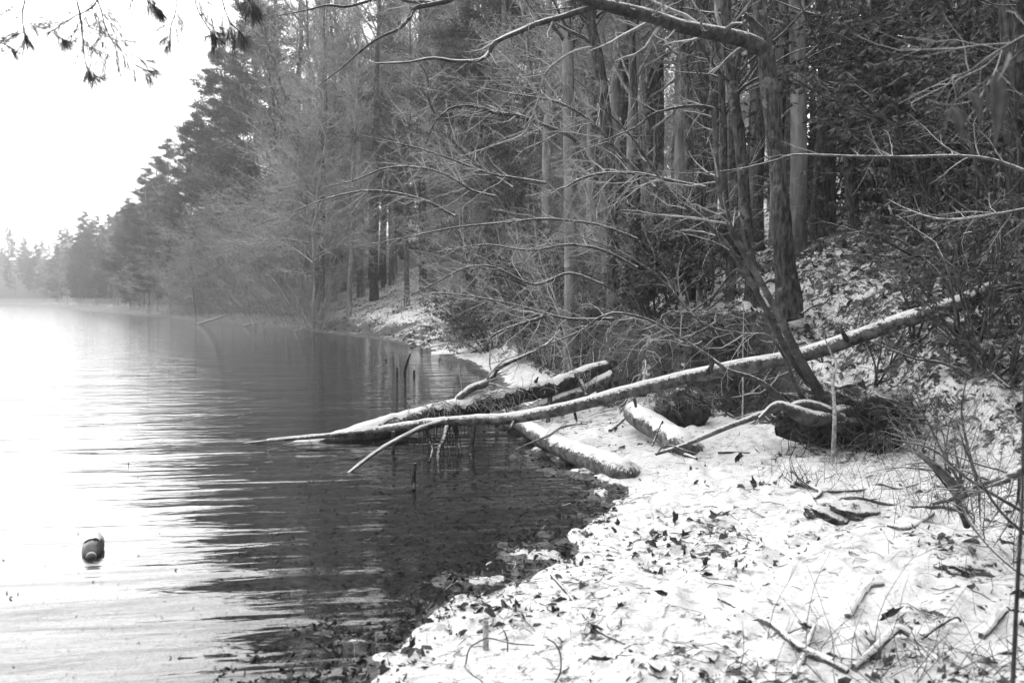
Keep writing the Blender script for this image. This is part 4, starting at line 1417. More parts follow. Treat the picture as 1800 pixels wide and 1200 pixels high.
# --- thin arching branch crossing at the right and others of the thicket
for lb, rows, sd, tw in [
    ('long thin branch arching level across the evergreen thicket', [(1860, 330, 6.0, .016), (1800, 300, 6.2, .014), (1740, 280, 6.4, .013), (1680, 274, 6.6, .012), (1600, 276, 6.9, .012), (1500, 275, 7.2, .011), (1400, 272, 7.6, .010), (1360, 283, 7.8, .009), (1300, 297, 8, .007), (1220, 305, 8.2, .005), (1150, 300, 8.4, .003)], 300, (16, 60)),
    ('drooping thin branch below the level one on the right', [(1860, 355, 5.5, .012), (1800, 368, 5.7, .011), (1740, 378, 5.9, .01), (1660, 386, 6.2, .009), (1600, 370, 6.6, .006), (1560, 350, 6.9, .003)], 301, (12, 40)),
    ('fine twiggy branch hanging in from the right above the big leaves', [(1860, 30, 3.0, .007), (1800, 65, 3.1, .006), (1740, 100, 3.2, .005), (1700, 128, 3.3, .004), (1670, 134, 3.4, .002)], 302, (8, 20)),
    ('dark crooked branch hanging in from the top centre with fine forks', [(850, -60, 7.0, .022), (800, -5, 7, .02), (760, 8, 7, .019), (730, 15, 7, .018), (718, 35, 7, .014), (700, 52, 7, .012), (670, 65, 7, .01), (640, 85, 7, .008), (600, 120, 7, .006), (560, 150, 7, .003)], 303, (18, 70)),
    ('thin dark branch entering at the top edge above the pines', [(760, 4, 7.05, .012), (720, 3, 7.0, .013), (690, -6, 7.0, .013), (650, 2, 6.9, .012), (610, 12, 6.9, .011), (575, 10, 6.8, .009), (540, 18, 6.8, .006), (490, 28, 6.8, .003)], 304, (14, 50)),
    ('arching branch thick at the right, spreading across the middle thicket', [(1035, 300, 13.5, .07), (1020, 262, 13.5, .05), (1003, 240, 13.5, .036), (960, 222, 13.4, .03), (915, 205, 13.3, .03), (880, 200, 13.2, .03), (850, 192, 13.1, .026), (820, 186, 13, .022), (790, 192, 13, .016), (765, 215, 13, .012), (745, 262, 13, .006)], 305, (26, 120)),
    ('long thin branch sagging left over the cove', [(960, 322, 12, .022), (900, 312, 12, .018), (860, 305, 12, .016), (820, 290, 12, .014), (780, 275, 12, .012), (740, 262, 12, .01), (690, 250, 12, .008), (620, 235, 12, .004)], 306, (24, 110)),
    ('bare branch reaching out low over the cove water', [(1060, 500, 11.5, .022), (1000, 480, 11.5, .018), (940, 500, 11.4, .016), (870, 470, 11.3, .014), (820, 470, 11.2, .012), (770, 495, 11.1, .01), (730, 515, 11, .008), (690, 535, 11, .004)], 307, (26, 120)),
    ('second low branch over the cove, forked near its tip', [(1080, 560, 11, .02), (1000, 560, 11, .016), (940, 545, 11, .014), (880, 530, 11, .012), (800, 517, 11, .009), (740, 516, 11, .006), (700, 510, 11, .003)], 308, (22, 100)),
    ('pale blunt ended branch pointing up over the broken log', [(969, 539, 12, .03), (955, 556, 12, .028), (930, 565, 12, .024), (895, 576, 12, .02), (870, 588, 12, .016), (855, 602, 12, .01), (830, 612, 12, .006)], 309, (10, 50)),
    ('bare branch arching across the middle of the wood', [(1240, 330, 10, .024), (1180, 318, 10, .02), (1120, 305, 10, .018), (1060, 305, 10, .016), (1020, 315, 10, .013), (990, 330, 10, .009), (930, 345, 10, .005)], 310, (26, 120)),
    ('long bare branch crossing above the lone trunk of the cove slope', [(1120, 420, 13, .022), (1050, 395, 13, .02), (960, 385, 13, .018), (880, 392, 13, .016), (800, 400, 13, .013), (700, 420, 13, .009), (600, 440, 13, .004)], 313, (26, 120)),
    ('thin bare branch rising left across the bright gap of sky', [(900, 330, 15, .03), (840, 290, 15, .026), (790, 240, 15, .022), (755, 180, 15, .018), (752, 140, 15, .014), (735, 110, 15, .01), (700, 90, 15, .005)], 314, (26, 120)),
    ('thin bare branch sagging toward the snowy spit', [(800, 380, 16, .024), (740, 350, 16, .022), (660, 335, 16, .018), (590, 345, 16, .014), (520, 370, 16, .01), (440, 400, 16, .005)], 315, (26, 120)),
    ('bare branch forking wide below the crooked snow topped limb', [(1150, 330, 12, .028), (1090, 270, 12, .024), (1040, 215, 12, .02), (980, 180, 12, .016), (900, 165, 12, .012), (820, 150, 12, .006)], 316, (26, 120)),
    ('bare branch low in front of the evergreen at the cove head', [(1120, 470, 12.5, .022), (1060, 440, 12.5, .02), (1000, 430, 12.5, .017), (930, 440, 12.5, .014), (850, 430, 12.5, .01), (760, 445, 12.5, .005)], 317, (26, 120)),
    ('long low bare branch in the tangle left of the leaning tree', [(870, 345, 13, .022), (830, 335, 13, .02), (790, 310, 13, .018), (740, 295, 13, .016), (680, 295, 13, .013), (620, 318, 13, .009), (560, 330, 13, .004)], 311, (26, 130)),
    ('thin crooked snow lit branch curling down through the wood', [(1040, 82, 9, .007), (1010, 90, 9, .01), (985, 105, 9, .012), (962, 125, 9, .014), (952, 150, 9, .014), (946, 175, 9, .013), (938, 200, 9, .012), (920, 235, 9, .01), (870, 255, 9, .007), (810, 275, 9, .004)], 312, (16, 70)),
]:
    o, P, R = limb('hanging_branch', M_limb if sd != 312 else M_twig, rows, None, 7, 6, .08, sd, label=lb, cat='branch')
    if rows[0][2] >= 7.5:
        tw = (int(tw[0] * 1.5), int(tw[1] * 2.0))
    twigs_on(P, R, o, tw[0], tw[1], .55 if rows[0][2] < 9 else 1.1, .35 if rows[0][2] < 9 else .45, sd + 50, M_twig, 0.0, rmin=.0014 if rows[0][2] < 9 else .0025, flat=.2, t0=.15)

# --- sprays of needles hanging in at the top left
rng = np.random.default_rng(77)
SPR = [
    ('needle spray hanging down the far top left corner', 4.2, [(60, -60, 0), (40, 20, 0), (42, 50, 0), (48, 70, 0)], 5),
    ('small needle tip poking in at the left edge', 4.0, [(-60, 60, 0), (-20, 72, 0), (8, 78, 0), (28, 92, 0)], 3),
    ('long drooping spray left of the middle, forked twice', 4.6, [(150, -60, 0), (175, 10, 0), (190, 60, 0), (215, 90, 0), (240, 115, 0), (268, 128, 0)], 16),
    ('drooping spray reaching lowest of the top left group', 4.5, [(120, -50, 0), (140, 20, 0), (145, 60, 0), (150, 110, 0), (165, 140, 0)], 9),
    ('needle spray in two tufts pointing left', 4.4, [(190, -40, 0), (165, 10, 0), (130, 30, 0), (95, 55, 0), (115, 72, 0)], 9),
    ('dark spray beside the pine tops, bent downward', 4.8, [(330, -60, 0), (345, 10, 0), (360, 40, 0), (372, 60, 0), (374, 76, 0)], 7),
    ('spray at the top edge left of the pine tops', 4.8, [(240, -60, 0), (255, -5, 0), (270, 10, 0), (285, 22, 0)], 9),
    ('short dark spray at the top edge above the pines', 4.6, [(400, -60, 0), (430, -10, 0), (445, 12, 0), (452, 25, 0)], 8),
    ('thin needle spray hanging between the sky and the pine tops', 4.8, [(300, -50, 0), (310, 10, 0), (300, 50, 0), (298, 90, 0)], 5),
    ('dark tuft spray dangling right beside the pine tops', 4.8, [(380, -40, 0), (400, 30, 0), (420, 55, 0), (432, 72, 0)], 6)]
for q, (lb, y, rows, nt) in enumerate(SPR):
    rw = [(a, b_, y + .05 * i, .004 - .0004 * i) for i, (a, b_, _) in enumerate(rows)]
    o, P, R = limb('needle_spray', M_limb, rw, None, 5, 5, .05, 400 + q, label=lb, cat='spray', group='needle sprays hanging in at the top left')
    B, BR = grow(rng, P[None], R[None], nt * 2, .1, 1, (20, 70), .42, 5, .12, -.06, .7, .0010)
    b = MB()
    b.add(*tubes(B, BR, 3))
    tips = np.concatenate([B[:, k_] for k_ in (2, 3, 4, 5)] + [P[-6:]])
    T = np.concatenate([B[:, k_] - B[:, k_ - 1] for k_ in (2, 3, 4, 5)] + [np.repeat((P[-1:] - P[-2:-1]), 6, 0)])
    T /= np.linalg.norm(T, axis=1, keepdims=True) + 1e-9
    ix = np.repeat(np.arange(len(tips)), 9)
    b.add(*blades(rng, tips[ix] + rng.normal(size=(len(ix), 3)) * .004, T[ix] * .8 + [0, 0, -.45], .085, .0011, .38))
    b.obj('needles', M_needle_near, o, kind='stuff')

# --- big near leaves on a twig at the upper right
LS = thing('leafy_twig', 'close twig with a row of broad curled leaves hanging at the upper right', 'twig')
limb('twig', M_limb, [(1860, 40, 2.2, .004), (1790, 95, 2.25, .0035), (1745, 135, 2.3, .003), (1700, 165, 2.3, .003), (1670, 185, 2.3, .002)], LS, 6, 6, .05, 420)
LP = [((1750, 128), (1747, 262), 30, -6), ((1705, 160), (1722, 225), 22, 4), ((1672, 186), (1690, 252), 24, 0), ((1686, 178), (1702, 240), 9, 8), ((1775, 92), (1752, 145), 7, 0),
      ((1728, 145), (1734, 205), 10, 5), ((1772, 110), (1775, 162), 10, 3), ((1664, 192), (1658, 226), 12, 0)]
M_bigleaf = plain_mat('broad_leaf', .07, .12, .5, 30, .4, trans=.25)
M_bigleaf_l = plain_mat('broad_leaf_underside', .3, .45, .5, 30, .4, trans=.3)
for q, (a, c, w, bend) in enumerate(LP):
    y0 = 2.25
    A, B_ = U(*a, y0), U(*c, y0 - .02)
    n_, kx = 9, 5
    ww = w / FPX * y0 * .5
    V = []
    for i in range(n_):
        t = i / (n_ - 1)
        c0 = A * (1 - t) + B_ * t + np.array([0, -.01 * math.sin(t * 3.1), 0])
        wd = ww * (math.sin(math.pi * min(1, t * 1.0) ** .55) + .04)
        for j in range(kx):
            f = j / (kx - 1) * 2 - 1
            V.append(c0 + np.array([f * wd * .9, -abs(f) * wd * .45 + bend * .0004 * f, 0]))
    i, j = np.meshgrid(np.arange(n_ - 1), np.arange(kx - 1), indexing='ij')
    bq = i * kx + j
    b = MB()
    b.add(V, np.stack([bq, bq + 1, bq + kx + 1, bq + kx], -1).reshape(-1, 4))
    lf = b.obj('leaf', M_bigleaf_l if q == 4 else M_bigleaf, LS)
    md = lf.modifiers.new('thick', 'SOLIDIFY')
    md.thickness = .0006
    if q == 4:
        lf['label'] = 'bright pale leaf seen edge on'


# ------------------------------------------------------------------ near right bush, lying branches, litter
def ground_limb(name, rows, mat, seed, k=8, per=7, lift=0.5, snow=None, parent=None, **kw):
    """rows (px, py, radius, height above ground)"""
    W = []
    for a in rows:
        g = G(a[0], a[1]) if a[3] < .02 else None
        if g is None:
            # lifted point: same sight line, the depth of the ground just below it
            g0 = G(a[0], a[1] + a[3] * 330)
            g = U(a[0], a[1], g0[1])
            W.append(list(g) + [a[2]])
        else:
            W.append([g[0], g[1], hz(g[0], g[1]) + a[2] * lift + a[3], a[2]])
    V, F, Fc, P, R = bark_tube(W, k, per, .08, seed)
    b = MB()
    b.add(V, F)
    b.F[3].append(Fc)
    o = b.obj(name, mat, parent, **kw)
    if snow:
        sb = MB()
        sb.add(*snow_ridge(P, R, seed, *snow))
        sb.obj('snow', M_snow, o)
    return o, P, R


NB = thing('twiggy_bush', 'twiggy bare bush with a thick dark stem at the right edge of the beach', 'bush')
bl = [[(1700, 925, 4.9, .02), (1690, 890, 4.85, .026), (1678, 855, 4.8, .026), (1650, 825, 4.8, .022), (1620, 800, 4.8, .017), (1590, 778, 4.8, .012)],
      [(1840, 815, 4.7, .03), (1800, 826, 4.7, .027), (1765, 842, 4.7, .024), (1720, 855, 4.75, .018), (1690, 872, 4.8, .015), (1640, 885, 5.0, .009)],
      [(1840, 1030, 4.2, .006), (1790, 1005, 4.3, .007), (1740, 960, 4.5, .009), (1705, 915, 4.7, .013), (1690, 880, 4.8, .016)],
      [(1700, 870, 4.6, .01), (1660, 800, 4.6, .007), (1630, 740, 4.6, .005), (1600, 690, 4.6, .003)],
      [(1720, 860, 4.5, .009), (1700, 780, 4.5, .007), (1690, 720, 4.5, .004), (1700, 660, 4.5, .003)],
      [(1800, 900, 4.2, .01), (1700, 840, 4.2, .007), (1640, 790, 4.2, .005), (1560, 770, 4.2, .003)],
      [(1830, 960, 4.0, .01), (1760, 900, 4.0, .007), (1710, 820, 4.0, .005), (1680, 740, 4.0, .003)]]
for q, rw in enumerate(bl):
    _, P, R = limb('stem', M_limb, rw, NB, 8, 7, .08, 430 + q)
    twigs_on(P, R, NB, 16, 110, .55, .3, 440 + q, M_dry if q > 3 else M_limb, .01, rmin=.0011, t0=.2)
limb('dark_sapling', M_dark, [(1779, 1230, 2.6, .007), (1784, 1120, 2.6, .0065), (1790, 1000, 2.6, .006), (1797, 880, 2.6, .005), (1800, 700, 2.65, .004), (1812, 500, 2.7, .003)], None, 7, 7, .05, 450,
     label='thin dark sapling standing upright at the lower right edge', cat='sapling')

for lb, rows, mat, sd, sn in [
    ('thin dark branch lying in an arc over the snow by the bush', [(1430, 893, .008, 0), (1470, 884, .011, .015), (1510, 881, .013, .015), (1560, 888, .013, 0), (1610, 893, .014, 0), (1660, 893, .014, 0), (1710, 905, .012, 0)], M_limb, 460, (.6, .003, .2)),
    ('crooked stick with snow curving up the middle of the beach', [(1490, 1088, .012, 0), (1500, 1070, .014, 0), (1515, 1048, .015, 0), (1530, 1032, .014, 0), (1553, 1030, .01, 0)], M_log, 461, (1.0, .008, .9)),
    ('stubby forked stick with fine twigs near the lichen stem', [(1432, 878, .012, 0), (1442, 868, .017, 0), (1420, 858, .018, 0), (1398, 850, .02, 0), (1392, 858, .015, 0)], M_limb, 462, (.5, .004, .5)),
    ('thin stick stretching right from the stubby one', [(1440, 866, .01, 0), (1480, 865, .01, .0), (1520, 862, .009, 0), (1545, 852, .008, 0), (1580, 860, .007, 0), (1615, 850, .004, 0)], M_limb, 463, (.5, .003, .4)),
    ('long thin twig lying diagonally near the water edge', [(955, 998, .006, 0), (980, 1025, .008, 0), (1005, 1055, .008, 0), (1030, 1088, .007, 0), (1055, 1112, .006, 0), (1098, 1132, .004, 0)], M_limb, 464, None),
    ('snowy stick with frayed end in the lower right pile', [(1335, 1090, .012, 0), (1360, 1105, .015, 0), (1390, 1130, .015, 0), (1420, 1150, .016, 0), (1460, 1168, .014, 0), (1490, 1185, .012, 0)], M_log, 465, (.7, .006, .5)),
    ('pale crossing stick leaning in the lower right pile', [(1395, 1195, .012, 0), (1410, 1160, .012, .02), (1420, 1130, .011, .03), (1432, 1100, .008, .04)], M_log, 466, (.8, .005, .8)),
    ('snow topped branch slanting up through the lower right pile', [(1500, 1180, .013, 0), (1530, 1150, .015, .03), (1555, 1125, .016, .04), (1578, 1106, .016, .05), (1600, 1115, .012, .03)], M_log, 467, (.9, .007, .9)),
    ('snowy curved branch at the right end of the lower pile', [(1725, 1125, .014, 0), (1740, 1105, .015, .02), (1755, 1085, .014, .03), (1770, 1072, .01, .03)], M_log, 468, (.9, .007, .9)),
    ('dark curved twig arching over the lower right pile', [(1620, 1125, .006, 0), (1650, 1100, .007, .05), (1680, 1084, .006, .06), (1690, 1092, .005, .04)], M_dark, 469, None),
    ('short snowy twig near the bottom middle of the beach', [(1262, 1052, .006, 0), (1285, 1065, .007, 0), (1306, 1078, .005, 0)], M_log, 470, (.8, .004, .8)),
    ('bent thin stem lying at the bottom edge of the snow', [(818, 1172, .005, 0), (830, 1185, .005, 0), (848, 1200, .005, 0), (865, 1215, .004, 0)], M_limb, 471, None),
    ('snowed over stick half buried near the upper beach', [(1640, 905, .012, 0), (1600, 930, .012, 0), (1560, 925, .01, 0)], M_log, 472, (1.1, .008, .9)),
    ('grey twig lying in the shallow leaf bed', [(890, 990, .006, 0), (905, 994, .006, 0), (920, 998, .005, 0)], M_dry, 473, None),
    ('small curved snow covered stick on the clean snow', [(1175, 795, .01, 0), (1200, 800, .012, 0), (1225, 808, .01, 0)], M_log, 474, (1, .006, .9)),
    ('dark twig on the snow under the root mass', [(1262, 797, .009, 0), (1285, 796, .011, 0), (1318, 797, .009, 0)], M_dark, 475, (.7, .004, .6)),
]:
    o, P, R = ground_limb('fallen_branch' if sd not in (464, 470, 471, 473, 475) else 'fallen_twig', rows, mat, sd, snow=sn, label=lb, cat='branch' if sd not in (464, 470, 471, 473, 475) else 'twig')
    if sd in (460, 462, 463, 464, 465):
        twigs_on(P, R, o, 9 if sd != 462 else 16, 26 if sd != 462 else 70, .16 if sd != 462 else .42, .09 if sd != 462 else .16, sd + 100, M_limb, .05 if sd != 462 else .12, rmin=.001 if sd != 462 else .0016)

g = G(854, 1142)
b = MB()
V, F, Fc, _, _ = bark_tube([[g[0], g[1], g[2] - .05, .0125], [g[0], g[1], g[2] + .06, .0125], [g[0] - .001, g[1], g[2] + .135, .012]], 12, 5, .04, 9)
b.add(V, F)
b.F[3].append(Fc)
b.obj('wooden_peg', M_pale, None, label='short pale peg standing upright in the snow near the bottom edge', cat='peg')
for lb, rows, mat in [('thin bent reed curving in front of the pale peg', [(818, 1170), (825, 1140), (845, 1125), (862, 1121), (900, 1130), (940, 1133)], M_limb),
                      ('short curved reed right of the pale peg', [(892, 1145), (892, 1128), (888, 1112), (884, 1106)], M_limb),
                      ('tall curved reed near the bottom middle', [(975, 1200), (985, 1180), (985, 1150), (975, 1130), (962, 1122)], M_limb)]:
    g = G(*rows[0])
    W = [(a, c, g[1] + .0, .0035) for a, c in rows]
    limb('dry_reed', mat, W, None, 6, 6, .05, 12, label=lb, cat='reed')

# twiggy tangles near: lower right pile and others (grass one could not count)
def stalks(name, px, py, n, sx, sy, Lr, mat, seed, lean, label, cat, rad=.0022, curve=.1):
    rng = np.random.default_rng(seed)
    g = G(px, py)
    x = g[0] + rng.normal(size=n) * sx
    y = g[1] + rng.normal(size=n) * sy
    z = height(x, y) - .01
    d = np.stack([rng.normal(size=n) * lean + .05, rng.normal(size=n) * lean, np.ones(n)], 1)
    L_ = rng.uniform(Lr[0], Lr[1], n)
    pp = np.stack([x, y, z], 1)
    out = [pp]
    for s_ in range(6):
        d = d + rng.normal(size=d.shape) * curve
        d[:, 2] -= .06
        d /= np.linalg.norm(d, axis=1, keepdims=True)
        pp = pp + d * (L_ / 6)[:, None]
        out.append(pp)
    b = MB()
    b.add(*tubes(np.stack(out, 1), rad * np.linspace(1, .4, 7)[None] * rng.uniform(.6, 1.2, (n, 1)), 3))
    return b.obj(name, mat, None, label=label, cat=cat, kind='stuff')


stalks('dead_stalks', 1560, 1170, 45, .28, .14, (.1, .5), M_limb, 31, .7, 'tangle of dead stalks in the lower right pile', 'stalks')
stalks('dead_stalks', 1640, 1160, 90, .3, .15, (.08, .35), M_limb, 32, 1.1, 'matted dark stalks lying at the lower right edge', 'stalks')
stalks('dead_stalks', 1760, 1000, 60, .35, .3, (.1, .4), M_dry, 33, 1.1, 'pale dead stalks under the twiggy bush', 'stalks')
stalks('dead_grass', 1700, 800, 200, .7, .5, (.1, .5), M_dry, 34, .8, 'dry grass tufts on the snow behind the bush', 'grass')
stalks('dead_grass', 1560, 790, 260, .5, .3, (.1, .4), M_dry, 35, .9, 'dry grass spilling right of the root mass', 'grass')
stalks('dead_stalks', 1660, 900, 90, .3, .25, (.2, .6), M_limb, 37, .5, 'upright bare shoots of the bush at the right edge', 'stalks')
stalks('dead_stalks', 1480, 840, 60, .5, .2, (.1, .35), M_dry, 36, .6, 'thin stalks in front of the lichen stem', 'stalks')

# grass on the cut bank
rng = np.random.default_rng(55)
n = 5200
x = rng.uniform(0.4, 5.5, n)
y = rng.uniform(8.6, 19, n)
tt = sd_foot(x, y)
kp = (tt > -.15) & (tt < 1.6)
x, y = x[kp], y[kp]
n = len(x)
z = height(x, y)
d = np.stack([-.5 + rng.normal(size=n) * .5, -.7 + rng.normal(size=n) * .4, rng.uniform(.2, 1, n)], 1)
pp = np.stack([x, y, z], 1)
out = [pp]
L_ = rng.uniform(.12, .4, n)
for s_ in range(4):
    d /= np.linalg.norm(d, axis=1, keepdims=True)
    pp = pp + d * (L_ / 4)[:, None]
    out.append(pp)
    d[:, 2] -= .45
b = MB()
b.add(*tubes(np.stack(out, 1), np.full((n, 5), .0028) * np.linspace(1, .4, 5)[None], 3))
b.obj('bank_grass', M_dry, None, kind='stuff', label='dead grass and rootlets draped over the cut bank', cat='grass')


# fallen leaves
def leaf_shape(lob):
    if lob:
        a = np.linspace(0, 2 * math.pi, 13, endpoint=False)
        r = .42 + .10 * np.cos(5 * a + .4) + .07 * np.cos(2 * a) + np.array([.05, -.04, .03, -.06, .05, 0, -.05, .06, -.03, .04, -.05, .03, 0])
        X, Y = np.cos(a) * r * 1.15, np.sin(a) * r * .7
        out = np.stack([X, Y, .9 * Y * Y + .35 * X * X + .05 * np.sin(3 * a)], 1)
    else:
        a = np.linspace(0, 2 * math.pi, 8, endpoint=False)
        out = np.stack([np.cos(a) * .5, np.sin(a) * .2 * (1 + .2 * np.cos(3 * a)), .25 * np.sin(a) ** 2 + .12 * np.cos(a)], 1)
    return np.vstack([out, [0, 0, 0]])


def leaves(x, y, z, S, seed, lobfrac=.5, flat=.5, zo=0.0):
    rng = np.random.default_rng(seed)
    b = MB()
    n = len(x)
    lob = rng.random(n) < lobfrac
    for sel, L in ((lob, True), (~lob, False)):
        sh = leaf_shape(L)
        m = int(sel.sum())
        if not m:
            continue
        k = len(sh) - 1
        az = rng.uniform(0, 2 * math.pi, m)
        ax = rng.normal(size=m) * flat
        ay = rng.normal(size=m) * flat
        ca, sa = np.cos(az), np.sin(az)
        P = sh[None] * (S[sel][:, None, None])
        X, Y, Z = P[..., 0], P[..., 1] * rng.uniform(.5, 1.1, (m, 1)), P[..., 2] * rng.uniform(.3, 2.0, (m, 1)) + P[..., 0] * P[..., 1] / S[sel][:, None] * rng.normal(size=(m, 1))
        Y, Z = Y * np.cos(ax)[:, None] - Z * np.sin(ax)[:, None], Y * np.sin(ax)[:, None] + Z * np.cos(ax)[:, None]
        X, Z = X * np.cos(ay)[:, None] + Z * np.sin(ay)[:, None], -X * np.sin(ay)[:, None] + Z * np.cos(ay)[:, None]
        X, Y = X * ca[:, None] - Y * sa[:, None], X * sa[:, None] + Y * ca[:, None]
        V = np.stack([X + x[sel][:, None], Y + y[sel][:, None], Z + z[sel][:, None]], -1).reshape(-1, 3)
        a = np.arange(k)
        f = np.stack([a, (a + 1) % k, np.full(k, k)], 1)
        F = (f[None] + (np.arange(m) * (k + 1))[:, None, None]).reshape(-1, 3)
        b.add(V, F)
    return b


def fan_pts(rng, n, r0, r1, a0, a1):
    r = np.exp(rng.uniform(math.log(r0), math.log(r1), n))
    a = np.radians(rng.uniform(a0, a1, n))
    return r * np.sin(a), r * np.cos(a)


rng = np.random.default_rng(66)
# leaves poking out of the beach snow
x, y = fan_pts(rng, 27000, 2.6, 12, -38, 38)
s_, t_ = sd_shore(x, y), sd_foot(x, y)
cl = fbm(x, y, 1.6, 2, 88) + .5 * fbm(x, y, 5, 2, 89)
kp = (s_ > .05) & (t_ < .2) & (cl > rng.uniform(-.3, 1.3, len(x)))
x, y = x[kp], y[kp]
S = .012 + .08 * rng.random(len(x)) ** 3.2
leaves(x, y, height(x, y) - rng.uniform(-.004, .012, len(x)), S, 1, .5, .6).obj('leaf_litter', M_leaf, smooth=False, kind='stuff', label='dead leaves half sunk in the beach snow', cat='leaves')
print('beach leaves', len(x))
# hillside litter
x, y = fan_pts(rng, 34000, 6, 60, -14, 38)
t_ = sd_foot(x, y)
kp = t_ > -.3
x, y = x[kp], y[kp]
S = (.03 + .08 * rng.random(len(x)) ** 1.6) * (1 + .02 * y)
leaves(x, y, height(x, y) + rng.uniform(-.01, .03, len(x)), S, 2, .2, .6).obj('hillside_litter', M_leaf, smooth=False, kind='stuff', label='leaf litter breaking the snow of the hillside', cat='leaves')
# leaves in the shallows and along the wet edge
x, y = fan_pts(rng, 62000, 2.6, 12, -30, 14)
s_ = sd_shore(x, y)
kp = (s_ < .12) & (s_ > -2.6) & (rng.random(len(x)) < np.exp(s_ * .55) * .55)
x, y = x[kp], y[kp]
S = .012 + .045 * rng.random(len(x)) ** 2.2
leaves(x, y, height(x, y) + rng.uniform(-.004, .014, len(x)), S, 3, .45, .28).obj('wet_leaf_bed', M_leafwet, smooth=False, kind='stuff', label='sodden leaves in the shallows along the water edge', cat='leaves')
print('wet leaves', len(x))
# floating specks
x, y = fan_pts(rng, 700, 3, 20, -32, 2)
s_ = sd_shore(x, y)
x, y = x[s_ < -.2], y[s_ < -.2]
leaves(x, y, np.full(len(x), .002), rng.uniform(.008, .022, len(x)), 4, .3, .05).obj('floating_specks', M_grass, smooth=False, kind='stuff', label='bits of leaf and foam floating on the lake', cat='debris')

# leaves one can point to
for lb, px, py, sz, tl in [
    ('large dark curled leaf standing in the lower right snow', 1563, 1092, .13, .9),
    ('dark curled leaf standing near the bottom edge', 1055, 1168, .10, .8),
    ('flat dark leaf at the bottom of the lower right pile', 1545, 1165, .12, .5),
    ('dark leaf standing on the clean snow left of the root mass', 1297, 812, .13, 1.0),
    ('dark leaf clump on the snow at the middle of the beach', 1188, 918, .12, .6),
    ('crumpled grey leaf on the snow beside the dark clump', 1262, 912, .15, .5),
    ('dark crumpled leaf left of the lying diagonal twig tip', 1047, 1105, .08, .3),
    ('dark curled leaf pair right of the diagonal twig', 1165, 1050, .13, .5),
    ('wide dark leaf lying under the pale stick', 1325, 855, .16, .3),
    ('dark wet leaf standing at the edge of the shallows', 736, 1088, .13, .7),
    ('dark folded leaf on the snow lip near the bottom', 720, 1148, .11, .8),
    ('small dark leaf low in the lower right snow', 1418, 1108, .07, .6),
    ('small dark leaf on clean snow above the lower pile', 1305, 1040, .05, .4),
    ('dark wet leaf clump in the shallows by a grey twig', 862, 992, .12, .6)]:
    g = G(px, py)
    r_ = np.random.default_rng(int(px))
    b = leaves(np.zeros(1), np.zeros(1), np.zeros(1), np.array([sz * .8]), int(px), 1.0, .25)
    o = b.obj('fallen_leaf', M_leafdark if 'grey' not in lb else M_leaf, None, smooth=False, loc=(g[0], g[1], g[2] + .3 * sz * tl), label=lb, cat='leaf')
    o.rotation_euler = (tl, r_.uniform(-.4, .4), r_.uniform(-1, 1))
    md = o.modifiers.new('thick', 'SOLIDIFY')
    md.thickness = .0012

# small sticks and needles strewn over the snow
rng = np.random.default_rng(93)
x, y = fan_pts(rng, 1500, 2.6, 12, -30, 38)
s_, t_ = sd_shore(x, y), sd_foot(x, y)
kp = (s_ > -.5) & (t_ < 1.5)
x, y = x[kp], y[kp]
n = len(x)
a_ = rng.uniform(0, 6.28, n)
L_ = rng.uniform(.03, .22, n)
out = []
for k in range(4):
    f = k / 3 - .5
    xx = x + np.cos(a_) * L_ * f + rng.normal(size=n) * .006
    yy = y + np.sin(a_) * L_ * f + rng.normal(size=n) * .006
    out.append(np.stack([xx, yy, height(xx, yy) + rng.uniform(-.004, .012, n)], 1))
b = MB()
b.add(*tubes(np.stack(out, 1), rng.uniform(.001, .0035, (n, 1)) * np.ones((1, 4)), 3))
b.obj('strewn_twigs', M_limb, None, kind='stuff', label='small twigs strewn over the beach snow', cat='twigs')

# ------------------------------------------------------------------ air
def volume_mat(name, dens, aniso=0.0, col=.9):
    m, N, L = new_mat(name)
    out = N.new('ShaderNodeOutputMaterial')
    v = N.new('ShaderNodeVolumePrincipled')
    v.inputs['Color'].default_value = grey(col)
    v.inputs['Density'].default_value = dens
    v.inputs['Anisotropy'].default_value = aniso
    L.new(v.outputs[0], out.inputs['Volume'])
    return m


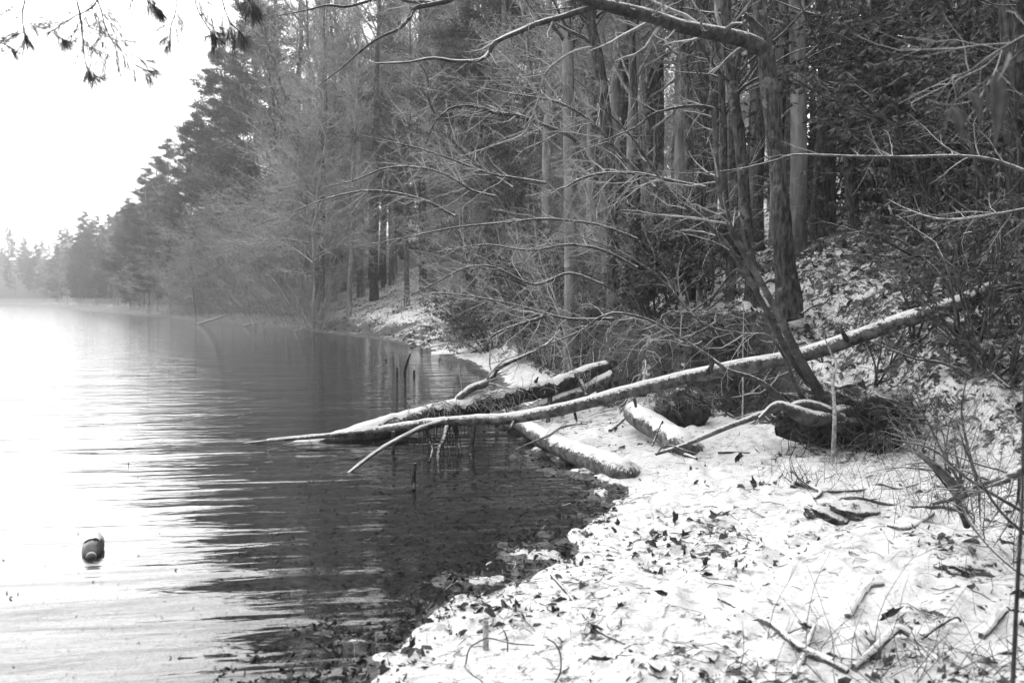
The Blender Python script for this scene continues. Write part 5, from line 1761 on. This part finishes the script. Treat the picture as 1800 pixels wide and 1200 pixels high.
def box(x0, x1, y0, y1, z0, z1):
    V = [(x, y, z) for z in (z0, z1) for y in (y0, y1) for x in (x0, x1)]
    F = [(0, 2, 3, 1), (4, 5, 7, 6), (0, 1, 5, 4), (2, 6, 7, 3), (0, 4, 6, 2), (1, 3, 7, 5)]
    return V, F


b = MB()
b.add(*box(-620, 420, -60, 620, -6, 75))
b.obj('haze', volume_mat('haze_air', .0015, .35, .97), smooth=False, kind='stuff')


# mist lying on the water
def mist(cx, cy, rx, ry, rz_, dens, k):
    u, v = np.meshgrid(np.linspace(0, 2 * math.pi, 32, endpoint=False), np.linspace(-.5 * math.pi, .5 * math.pi, 14), indexing='ij')
    X = np.stack([np.cos(v) * np.cos(u) * rx, np.cos(v) * np.sin(u) * ry, np.sin(v) * rz_], -1).reshape(-1, 3) + [cx, cy, rz_ * .55]
    i, j = np.meshgrid(np.arange(32), np.arange(13), indexing='ij')
    i2 = (i + 1) % 32
    b = MB()
    b.add(X, np.stack([i * 14 + j, i2 * 14 + j, i2 * 14 + j + 1, i * 14 + j + 1], -1).reshape(-1, 4))
    b.obj('mist', volume_mat('mist_%d' % k, dens, .3, .97), None, kind='stuff')


mist(-70, 150, 60, 60, 1.3, .004, 0)
mist(-32, 76, 22, 20, .8, .006, 1)
mist(-11.5, 36, 3.6, 5, .7, .018, 2)
mist(-14, 46, 5, 6, .6, .008, 3)

# where several neighbours share a description, say which one by its place in the row
import collections
bpy.context.view_layer.update()
same = collections.defaultdict(list)
for o in bpy.data.objects:
    if o.parent is None and 'label' in o and 'category' in o:
        same[o['label']].append(o)
ORD = ['leftmost', 'second from left', 'third from left', 'fourth from left', 'fifth from left', 'sixth from left', 'seventh from left', 'eighth from left']
for lb_, os_ in same.items():
    if 1 < len(os_) <= 8:
        os_.sort(key=lambda o: o.location[0] / max(o.location[1], .1))
        for k_, o in enumerate(os_):
            w = (['left one', 'right one'][k_] if len(os_) == 2 else ORD[k_] if k_ < len(os_) - 1 else 'rightmost')
            if len(lb_.split()) + len(w.split()) > 16:
                w = w.replace(' one', '').replace(' from left', '') if len(os_) == 2 or 'from' not in w else w.split()[0]
            new = lb_ + ', ' + w
            o['label'] = new if len(new.split()) <= 16 else lb_
